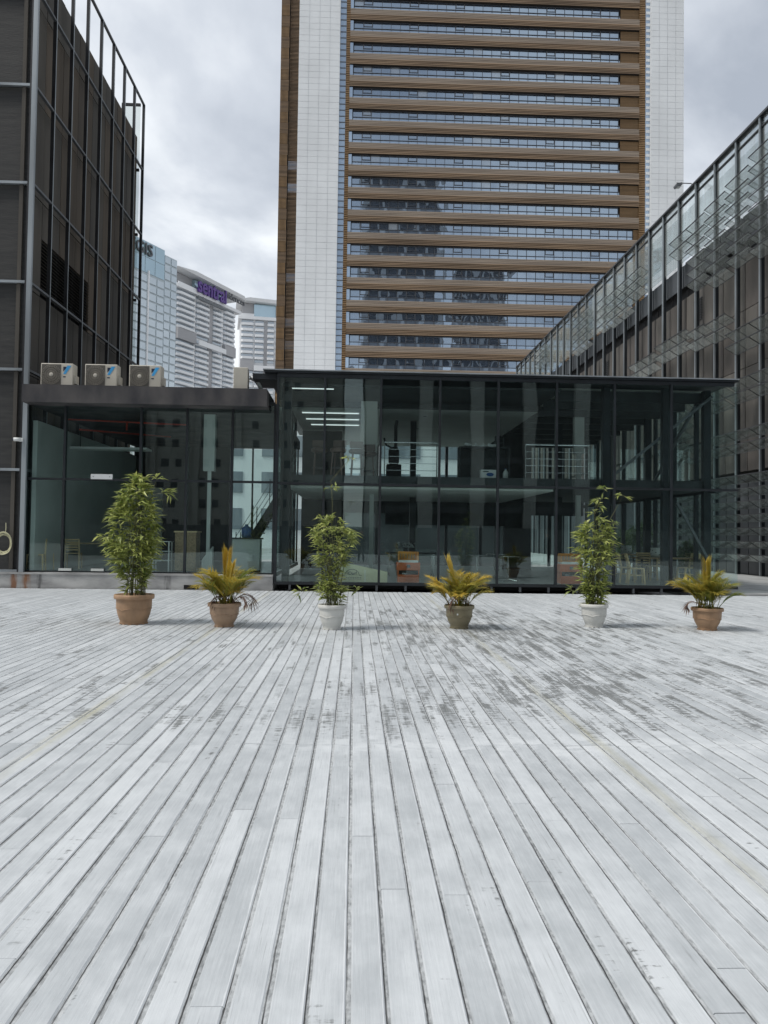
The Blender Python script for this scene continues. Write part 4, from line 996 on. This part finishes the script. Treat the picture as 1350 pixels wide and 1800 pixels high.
def frond(t, base, az, L_, rise, arch, tone, rr, dead=False, spear=False):
    """arching rachis with two rows of narrow leaflets; one mesh"""
    st_ = MB(); lf = MB(); tn = []; hd = Vector((math.cos(az), math.sin(az), 0)); n = 14; pts = []
    for i in range(n+1):
        f_ = i/n; ang = rise-arch*f_*f_; 
        pts.append(base if i == 0 else pts[-1]+(hd*math.cos(ang)+Vector((0,0,1))*math.sin(ang))*L_/n)
    lf.tube(pts, [.007*(1-.8*i/n) for i in range(n+1)], 4, False); tn += [tone*.9+.05]*len(lf.f)
    side = hd.cross(Vector((0,0,1)))
    nl = 22
    for i in range(nl):
        f_ = .30+.70*i/nl; k = min(n-1, int(f_*n)); p = pts[k].lerp(pts[k+1], f_*n-k); d = (pts[k+1]-pts[k]).normalized()
        for s_ in (-1, 1):
            ll = L_*(.50*math.sin(math.pi*(.16+.80*(f_-.3)/.7))+.06)*rr.uniform(.85,1.1)
            spread = .30 if spear else rr.uniform(.65,1.1)
            dd = (d*(1.0)+side*s_*spread+Vector((0,0,.32))).normalized()
            leaf(lf, tn, p, dd, Vector((0,0,1))+d*.2, ll, .0165 if not spear else .022, min(1,max(0,tone-.22+f_*.55+rr.gauss(0,.1))), .55 if dead else (.02 if spear else rr.uniform(.12,.42)))
    o = lf.build('frond', M['deadf'] if dead else M['palm'], t); settone(o.data, tn); return o
def palm(px, py, pot, seed, label, spear_az, nf, warm, dead_n, L0=.62, rt_=.275, rb_=.165, h=.40, spears=((1.45,.78,.8),)):
    rr = random.Random(seed); p0 = PG(px, py); t = empty('potted_palm', (p0.x, p0.y, .004), rr.uniform(-.2,.2), label, 'potted plant', 'potted plants on the deck')
    pot_ = potgeo(t, rt_, rb_, h, M[pot]); t['_'] = 0; del t['_']
    for i in range(nf):
        az = 2*math.pi*i/nf*1.0+rr.uniform(-.35,.35); b = Vector((rr.uniform(-.13,.13), rr.uniform(-.13,.13), h*.9))
        frond(t, b, az, L0*rr.uniform(.75,1.2), rr.uniform(.85,1.52), rr.uniform(.5,1.3), min(1,max(0,rr.gauss(warm,.25))), rr)
    for rise, L_, tone in spears: frond(t, Vector((.01,0,h*.9)), spear_az, L_, rise, .1, tone, rr, spear=True)
    for i in range(dead_n):
        frond(t, Vector((rt_*.6*rr.choice([-1,1]), -.1, h*.92)), rr.choice([.1,math.pi-.1])+rr.uniform(-.6,.6), L0*rr.uniform(.6,.85), 1.05, 3.1, .5, rr, dead=True)
    return t, pot_
palm(394,1101,'pinkpot', 21, 'yellow tipped palm with dry brown fronds hanging over its tan pot', 1.5, 38, .34, 4, .62, .255, .155, .39, ((1.52,.86,.85),(1.2,.7,.7)))
t, pot_ = palm(807,1104,'olive', 22, 'golden palm in an olive pot with a small white sticker', 2.3, 40, .48, 2, .60, .235, .15, .385, ((1.28,.80,.75),))
B(-.012,.012,-.002,.0,-.014,.014).xf(Matrix.Translation((-.095,-.197,.245)) @ Matrix.Rotation(-.42,4,'Z')).build('sticker', M['white'], pot_)
palm(1243,1107,'terra', 23, 'green and yellow palm in a terracotta pot beside the pavilion corner', 1.3, 42, .26, 1, .61, .245, .155, .375, ((1.5,.80,.5),(1.42,.62,.95)))

# ---------------------------------------------------------------- furniture in the pavilion and wing
def chair(loc, rz, label, mt='wood', s=1., ladder=True):
    t = empty('dining_chair', loc, rz, label, 'chair', 'wooden chairs indoors'); w_ = .22
    B(-w_,w_,-.21,.21,.43,.465).build('seat', M[mt], t, bevel=.008)
    for sx_ in (-1,1):
        MB().bar((sx_*.2,-.19,.43),(sx_*.21,-.22,0),.046).build('leg', M[mt], t)
        MB().bar((sx_*.2,.19,.465),(sx_*.2,.30,.88),.046).build('back_post', M[mt], t); MB().bar((sx_*.2,.19,.43),(sx_*.21,.25,0),.046).build('leg', M[mt], t)
        MB().bar((sx_*.205,-.20,.25),(sx_*.205,.21,.25),.025).build('stretcher', M[mt], t)
    for q in range(5): MB().bar((-.19,.215+.022*q,.56+.075*q),(.19,.215+.022*q,.56+.075*q),.018,.045).build('slat', M[mt], t)
    return t
def table(loc, rz, L_, W_, hh, label, mt='woodd', leg='frame', name='dining_table'):
    t = empty(name, loc, rz, label, 'table'); B(-L_/2,L_/2,-W_/2,W_/2,hh-.04,hh).build('top', M[mt], t, bevel=.006)
    for sx_ in (-1,1):
        for sy in (-1,1): B(sx_*(L_/2-.08)-.025,sx_*(L_/2-.08)+.025,sy*(W_/2-.08)-.025,sy*(W_/2-.08)+.025,0,hh-.04).build('leg', M[leg], t)
    return t
F0 = FL-.019
def fp(px, Y, z=F0): return (PX(px,1000,Y), Y, z)
table(fp(1170,23.2), 0, 1.9, .85, .75, 'long brown timber table with chairs near the pavilion corner')
chair(fp(1118,22.2), math.radians(78), 'pale wooden ladder back chair standing side on at the pavilion glass')
chair(fp(1098,22.9), math.radians(95), 'pale wooden chair tucked behind the side on chair and the bamboo')
chair(fp(1128,24.1), math.radians(170), 'pale wooden chair at the far side of the timber table')
chair(fp(1160,24.2), math.radians(185), 'pale wooden chair below the patterned white vase')
chair(fp(1208,23.2), math.radians(-80), 'pale wooden chair at the end of the table toward the brace')
table(fp(1112,26.2), 0, 1.5, .7, .78, 'narrow timber table behind the dining chairs', 'woodd', 'frame', 'side_table')
def vase(loc, label):
    t = empty('patterned_vase', loc, 0, label, 'vase'); MB().lathe([(.10,0),(.17,.05),(.19,.14),(.17,.24),(.19,.29),(.16,.28)], n=16).build('bowl', M['iwhite'], t, True)
    g = MB()
    for q in range(14): 
        a = q*2.4; z = .06+.013*q; g.box(-.02,.02,-.004,.004,-.012,.012); g.v[-8:] = [tuple(Matrix.Translation((.186*math.cos(a),.186*math.sin(a),z)) @ Matrix.Rotation(a+math.pi/2,4,'Z') @ Vector(v_)) for v_ in g.v[-8:]]
    g.build('pattern', M['sigdark'], t)
vase((PX(1154,970,23.2), 23.2, F0+.751), 'white patterned bowl standing on the long timber table'); vase((PX(1101,970,26.2), 26.2, F0+.781), 'white patterned bowl standing on the narrow rear table')
def retro(loc, label):
    t = empty('orange_machine', loc, 0, label, 'coffee machine')
    b = B(-.30,.30,-.25,.25,.0,.22).build('base', M['orange'], t, bevel=.012)
    B(-.28,.28,-.23,.23,.22,.34).build('tray_recess', M['black'], t); MB().lathe([(.09,0),(.10,.05),(.07,.06)], (-.12,-.16,.225), 14).build('cup', M['chrome'], t)
    for s_ in (-1,1): B(s_*.29-.015,s_*.29+.015,-.25,.25,.22,.34).build('side_post', M['orange'], t)
    hd_ = B(-.33,.33,-.26,.24,.341,.56).build('head', M['orange'], t, bevel=.014); B(-.05,.05,-.275,-.262,.42,.50).build('gauge', M['grey'], hd_)
    B(-.27,.27,-.24,.2,.561,.62).build('cup_tray', M['white'], t)
    r_ = B(-.28,.28,.14,.2,.6,.86).build('cup_rack', M['orangel'], t, bevel=.02)
    for q in range(6): B(-.23+q*.08,-.185+q*.08,.128,.139,.66,.80).build('rack_slot', M['woodd'], r_)
    for s_ in (-1,1): B(s_*.27-.015,s_*.27+.015,-.22,.14,.62,.86).build('rack_side', M['orangel'], t)
    return t
retro(fp(717,21.75), 'orange espresso machine with amber cup rack on the pavilion floor'); retro(fp(1000,21.9), 'orange espresso machine half hidden behind the bamboo with two shoots')
# slanted cream display panel with round emblem
x0 = PX(596,1000,21.4); x1 = PX(681,1000,21.4)
pn = empty('sign_board', (x0,21.4,F0), 0, 'cream display panel with sloping top edge and arched emblem', 'sign'); W_ = x1-x0
MB().prism([(0,0,0),(W_,0,0),(W_,0,.30),(0,0,.57)], [(0,.05,0),(W_,.05,0),(W_,.05,.30),(0,.05,.57)]).build('board', M['cream'], pn)
for q in (.52,.545): B(W_*q,W_*q+.012,-.004,-.001,0,.48-.25*q+.1*0).build('trim', M['white'], pn)
cxp = W_*.27
MB().tube([(cxp+.20*math.cos(a),-.006,.19+.17*math.sin(a)) for a in np.linspace(0,math.pi,15)]+[(cxp-.27,-.006,.19)], .007, 5).build('emblem_arch', M['sigdark'], pn)
B(cxp+.2,cxp+.27,-.008,-.002,.185,.196).build('emblem_foot', M['sigdark'], pn)
text_mesh('iDarf', .125, .002, M['sigdark'], 'lettering', pn, Matrix.Translation((cxp,-.006,.245)) @ Mt, .002)
for zz in (.125, .085):
    for q in range(11): B(cxp-.26+q*.048,cxp-.225+q*.048,-.005,-.001,zz,zz+.014).build('print_line', M['sigdark'], pn)
# white flowers on a table behind the machine
table(fp(722,25.2), 0, 1.6, .8, .76, 'dark table carrying white flowers behind the orange machine', 'idark', 'chrome', 'display_table')
fl = empty('flower_bunch', (PX(713,1000,25.2),25.2,F0+.761), 0, 'loose bunch of white flowers on the dark table', 'flowers'); g = MB()
for q in range(60):
    a = R.uniform(0,6.28); r_ = .3*math.sqrt(R.random()); c_ = Vector((r_*math.cos(a), r_*.6*math.sin(a), .14+R.uniform(0,.14)))
    for j in range(4): d_ = Vector((R.uniform(-1,1),R.uniform(-1,1),R.uniform(0,1))).normalized()*.04; e_ = d_.cross(Vector((0,0,1))).normalized()*.025; g.poly([c_, c_+d_+e_, c_+d_*1.5, c_+d_-e_])
g.build('petals', M['white'], fl, kind='stuff'); MB().lathe([(.07,0),(.10,.06),(.09,.16),(.075,.15)], n=12).build('vase', M['grey'], fl, True)
# chrome cafe tables and stools
def cafe(px, Y, label):
    t = empty('cafe_table', fp(px,Y), R.uniform(0,1), label, 'table', 'chrome cafe tables'); MB().lathe([(.33,.72),(.34,.73),(.34,.745),(.32,.75)], n=24).build('top', M['chrome'], t)
    MB().tube([(0,0,.03),(0,0,.72)], .025, 8).build('stem', M['chrome'], t)
    for q in range(4): a = q*math.pi/2; MB().tube([(0,0,.06),(.3*math.cos(a),.3*math.sin(a),.012)], .015, 6).build('foot', M['chrome'], t)
cafe(838,23.4,'round chrome cafe table beside the olive pot palm'); cafe(872,25.0,'round chrome cafe table deeper in the room near the mullion'); cafe(893,22.7,'round chrome cafe table mirrored next to the dark palm')
# mezzanine: stools, machine, shelf
def stool(px, Y, label):
    t = empty('bar_stool', (PX(px,820,Y),Y,3.221), R.uniform(-.3,.3), label, 'stool', 'brown bar stools on the upper floor'); MB().lathe([(.20,.70),(.24,.73),(.24,.80),(.2,.83),(.1,.835)], n=20).build('seat', M['brownleather'], t, True)
    for q in range(4): a = q*math.pi/2+.78; MB().bar((.17*math.cos(a),.17*math.sin(a),.7),(.23*math.cos(a),.23*math.sin(a),0),.04).build('leg', M['brownleather'], t)
    MB().tube([(.21*math.cos(a),.21*math.sin(a),.25) for a in np.linspace(0,2*math.pi,17)], .012, 5, False).build('foot_ring', M['grey'], t)
    B(-.2,.2,.16,.2,.88,1.08).build('backrest', M['brownleather'], t, bevel=.02)
    for s_ in (-1,1): MB().bar((s_*.15,.18,.78),(s_*.15,.18,.9),.03).build('back_post', M['brownleather'], t)
for px_, Y, lb_ in ((561,22.4,'brown bar stool beside the front mullion on the upper floor'),(594,22.3,'brown bar stool second from the front mullion on the upper floor'),(627,22.5,'brown bar stool next to the upper floor partition'),(648,23.2,'brown bar stool standing back by the white column')): stool(px_, Y, lb_)
mc = empty('black_machine', (PX(692,820,22.8),22.8,3.221), 0, 'tall black coffee grinder machine behind the cable railing', 'machine')
B(-.22,.22,-.2,.2,0,.42).build('base', M['black'], mc, bevel=.02); MB().lathe([(.12,.42),(.16,.5),(.16,.86),(.10,.95)], n=14).build('drum', M['black'], mc, True); MB().tube([(.05,0,.9),(.05,0,1.55),(.08,0,1.75)], .05, 8).build('chimney', M['black'], mc); MB().tube([(-.05,-.1,.9),(-.25,-.12,1.0),(-.3,-.12,1.2)], .03, 6).build('spout', M['black'], mc)
sh = empty('shelf_unit', (PX(850,800,22.6),22.6,3.221), 0, 'dark open shelf unit holding a carton on the upper floor', 'shelf')
B(-.75,.75,-.22,.22,.92,.96).build('top', M['idark'], sh); B(-.75,.75,.18,.22,0,.92).build('back', M['idark'], sh); B(-.75,.75,-.22,.18,0,.04).build('bottom', M['idark'], sh)
for s_ in (-1,1): B(s_*.73-.02,s_*.73+.02,-.22,.18,.04,.92).build('side', M['idark'], sh)
hp = empty('paper_heap', (PX(845,780,22.6),22.6,4.182), 0, 'heap of crumpled white paper lying on the dark shelf unit', 'paper'); g = MB()
nx = 16
for i in range(nx):
    for j in range(4):
        z = R.uniform(.02,.13)*(1 if j in (1,2) else .4); g.v.append((-.5+1.0*i/(nx-1)+R.uniform(-.02,.02), -.16+.11*j, z))
for i in range(nx-1):
    for j in range(3): a = i*4+j; g.f.append((a, a+4, a+5, a+1))
o = g.build('sheets', M['white'], hp); md = o.modifiers.new('solid','SOLIDIFY'); md.thickness = .01
ct = empty('carton', (PX(859,826,22.5),22.5,3.262), 0, 'white carton with a blue oval print inside the shelf unit', 'box'); B(-.25,.25,-.12,.12,0,.24).build('case', M['white'], ct, bevel=.004); MB().lathe([(.11,0),(.10,.003)], n=20).xf(Matrix.Translation((.02,-.122,.1)) @ Matrix.Rotation(math.pi/2,4,'X') @ Matrix.Scale(.5,4,(0,1,0))).build('print', M['bluep'], ct); B(-.2,-.02,-.124,-.121,.17,.2).build('print_line', M['sigdark'], ct); B(-.25,.25,-.02,.02,.2405,.243).build('tape', M['woodd'], ct)
jg = empty('jug', (PX(889,826,22.5),22.5,3.262), 0, 'pale plastic jug beside the carton in the shelf unit', 'jug'); MB().lathe([(.08,0),(.09,.02),(.09,.16),(.05,.22),(.03,.24),(.03,.27)], n=16).build('body', M['iwhite'], jg, True); MB().lathe([(.034,.27),(.034,.29),(.01,.295)], n=12).build('cap', M['bluep'], jg)
# wing furniture
def wpnt(px, Y): return (PX(px,1005,Y), Y, .422)
chair(wpnt(63,21.75), math.radians(12), 'pale wooden ladder back chair at the corner of the low wing'); chair(wpnt(78,22.7), math.radians(30), 'pale wooden chair behind the corner chair in the low wing'); chair(wpnt(128,23.4), math.radians(190), 'pale wooden chair at the long table in the low wing')
table(wpnt(150,24.2), 0, 2.4, .8, .76, 'long timber table by the white wall of the low wing', 'wood')
cb_ = empty('timber_counter', wpnt(329,22.6), 0, 'plain brown timber counter beside the white column', 'counter'); B(-.30,.30,-.3,.3,.02,1.12).build('body', M['woodd'], cb_); B(-.33,.33,-.33,.33,1.12,1.16).build('top', M['wood'], cb_); B(-.28,.28,-.28,.28,0,.02).build('kick', M['black'], cb_)
rk = empty('white_rack', wpnt(285,22.3), 0, 'white tubular rack with shelves beside the timber counter', 'rack')
for s_ in (-.22,.22): 
    for d_ in (-.18,.18): MB().tube([(s_,d_,0),(s_,d_,.85)], .022, 8).build('post', M['white'], rk)
for z in (.3,.56,.84): B(-.26,.26,-.2,.2,z,z+.02).build('shelf', M['white'], rk)
cn_ = empty('counter', wpnt(432,22.4), 0, 'low pale counter with blue drum before the steel stair', 'counter'); B(-.42,.42,-.25,.25,.06,.95).build('body', M['iwhite'], cn_); B(-.46,.46,-.29,.29,.951,.99).build('top', M['idark'], cn_); B(-.4,.4,-.2,.2,0,.06).build('kick', M['black'], cn_)
bd = empty('blue_drum', (cn_.location.x+.0, 22.4, .422+.991), 0, 'blue plastic water drum on the low pale counter', 'drum'); MB().lathe([(.12,0),(.14,.02),(.14,.28),(.05,.34),(.05,.38)], n=18).build('body', M['bluep'], bd, True); MB().lathe([(.052,.38),(.05,.40)], n=12).build('cap', M['white'], bd)
# greenery between the pavilion and the long building
def shrub(loc, hh, rr_, seed, label):
    q = random.Random(seed); t = empty('courtyard_shrub', loc, 0, label, 'shrub'); tr_ = MB(); lf = MB(); tn = []
    MB().lathe([(.25,0),(.34,.45),(.36,.5),(.3,.48)], n=20).build('planter', M['grey'], t)
    for i in range(9):
        a = q.uniform(0,6.28); e = Vector((rr_*.6*math.cos(a), rr_*.6*math.sin(a), hh*q.uniform(.6,.95))); tr_.tube([(0,0,.4),(e.x*.3,e.y*.3,hh*.45),e], [.025,.018,.006], 5, False)
    for i in range(1500):
        d = Vector((q.gauss(0,1), q.gauss(0,1), q.gauss(0,1))).normalized(); f_ = q.random()**.4; lump = .75+.25*math.sin(d.x*5+seed)*math.cos(d.z*4)
        p = Vector((d.x*rr_*f_*lump, d.y*rr_*f_*lump, hh*.62+d.z*hh*.40*f_*lump)); leaf(lf, tn, p, Vector((q.uniform(-1,1), q.uniform(-1,1), q.uniform(-.4,.6))), Vector((0,0,1)), .16, .06, q.random(), .3)
    tr_.build('stems', M['cane'], t); o = lf.build('foliage', M['bush'], t, kind='stuff'); settone(o.data, tn)
shrub((PX(1128,950,34.5),34.5,.042), 2.5, .8, 3, 'leafy green courtyard shrub seen through the pavilion side glass'); shrub((PX(1098,950,36.5),36.5,.042), 2.1, .7, 8, 'smaller courtyard shrub behind the leafy one'); shrub((12.6,28.6,.042), 1.5, .5, 5, 'courtyard shrub against the long building near the table')

# ---------------------------------------------------------------- two people mirrored in the glass
def person(loc, rz, pose, label):
    t = empty('person', loc, rz, label, 'person')
    J = dict(pel=(0,0,.95), sp=(0,0,1.12), ch=(0,.01,1.32), nk=(0,.0,1.47), hd0=(0,-.01,1.54), hd1=(0,-.02,1.63), hd2=(0,-.01,1.71),
      hl=(.10,0,.90), kl=(.115,-.03,.50), al=(.12,.02,.09), tl=(.13,-.14,.035), hr=(-.10,0,.90), kr=(-.115,-.02,.50), ar=(-.12,.03,.09), tr=(-.13,-.13,.035),
      sl=(.19,.0,1.40), sr=(-.19,0,1.40))
    J.update(pose)
    rad = dict(pel=.15, sp=.14, ch=.155, nk=.058, hd0=.065, hd1=.098, hd2=.07, hl=.10, kl=.066, al=.045, tl=.032, hr=.10, kr=.066, ar=.045, tr=.032, sl=.075, sr=.075, el=.045, er=.045, wl=.03, wr=.03, pl=.036, pr=.036)
    edges = [('pel','sp'),('sp','ch'),('ch','nk'),('nk','hd0'),('hd0','hd1'),('hd1','hd2'),('pel','hl'),('hl','kl'),('kl','al'),('al','tl'),('pel','hr'),('hr','kr'),('kr','ar'),('ar','tr'),('ch','sl'),('sl','el'),('el','wl'),('wl','pl'),('ch','sr'),('sr','er'),('er','wr'),('wr','pr')]
    names = list(J); idx = {n_: i for i, n_ in enumerate(names)}; vs = [Vector(J[n_]) for n_ in names]; es = [(idx[a], idx[b]) for a, b in edges]; rads = [rad[n_] for n_ in names]
    for hnd in ('l','r'):
        w_ = vs[idx['w'+hnd]]; p_ = vs[idx['p'+hnd]]; d = (p_-w_).normalized(); sd_ = d.cross(Vector((0,1,0)));
        sd_ = sd_.normalized() if sd_.length > .1 else Vector((1,0,0))
        for q in range(5):
            b_ = p_+sd_*(q-2)*.018; ln_ = (.055,.075,.08,.072,.05)[q]; i0_ = len(vs)
            if q == 0: vs += [w_.lerp(p_,.5)+sd_*-.04, w_.lerp(p_,.5)+sd_*-.06+d*.04]
            else: vs += [b_+d*ln_*.5, b_+d*ln_+Vector((0,-.015,0))]
            rads += [.0095,.008]; es += [(idx['p'+hnd], i0_), (i0_, i0_+1)]
    me = bpy.data.meshes.new('body'); me.from_pydata([tuple(v_) for v_ in vs], es, []); me.materials.append(M['cloth']); me.update()
    o = bpy.data.objects.new('body', me); C.objects.link(o); o.parent = t
    md = o.modifiers.new('skin','SKIN'); md.use_smooth_shade = True
    for i, r_ in enumerate(rads): me.skin_vertices[0].data[i].radius = (r_, r_)
    me.skin_vertices[0].data[idx['pel']].use_root = True
    sb = o.modifiers.new('sub','SUBSURF'); sb.levels = 2; sb.render_levels = 2
    hd = Vector(J['hd1']); MB().lathe([(.03,-.10),(.07,-.08),(.088,-.02),(.092,.05),(.075,.10),(.03,.125)], (hd.x,hd.y-.028,hd.z), 18).build('face', M['skin'], o, True)
    MB().lathe([(.06,-.09),(.105,-.03),(.112,.06),(.09,.12),(.04,.15)], (hd.x,hd.y+.02,hd.z), 18).build('hair', M['hair'], o, True)
    for s_ in (-1,1):
        B(s_*.034-.012,s_*.034+.012,-.124,-.112,-.004,.006).xf(Matrix.Translation(hd)).build('eye', M['acnavy'], o)
    MB().prism([(-.014,-.108,-.035),(.014,-.108,-.035),(.008,-.105,.01),(-.008,-.105,.01)],[(-.008,-.138,-.032),(.008,-.138,-.032),(.004,-.118,.008),(-.004,-.118,.008)]).xf(Matrix.Translation(hd)).build('nose', M['skin'], o); B(-.024,.024,-.112,-.10,-.062,-.054).xf(Matrix.Translation(hd)).build('mouth', M['brownleather'], o)
    return t
# arms raised in front: the person who takes the picture, just behind the lens; the figure faces +Y after the half turn
person((.42,-.62,.004), math.pi, dict(el=(.27,-.16,1.18), wl=(.16,-.36,1.36), pl=(.12,-.42,1.42), er=(-.27,-.16,1.18), wr=(-.05,-.36,1.36), pr=(.0,-.42,1.42)), 'person in black raising both hands, mirrored behind the bamboo with the thin shoot')
person((11.3,-2.6,.004), math.pi+.4, dict(el=(.26,.02,1.12), wl=(.24,-.06,.90), pl=(.24,-.09,.82), er=(-.27,.03,1.12), wr=(-.30,-.02,.88), pr=(-.30,-.04,.80)), 'person in dark clothes standing with arms down, mirrored beside the orange machine')
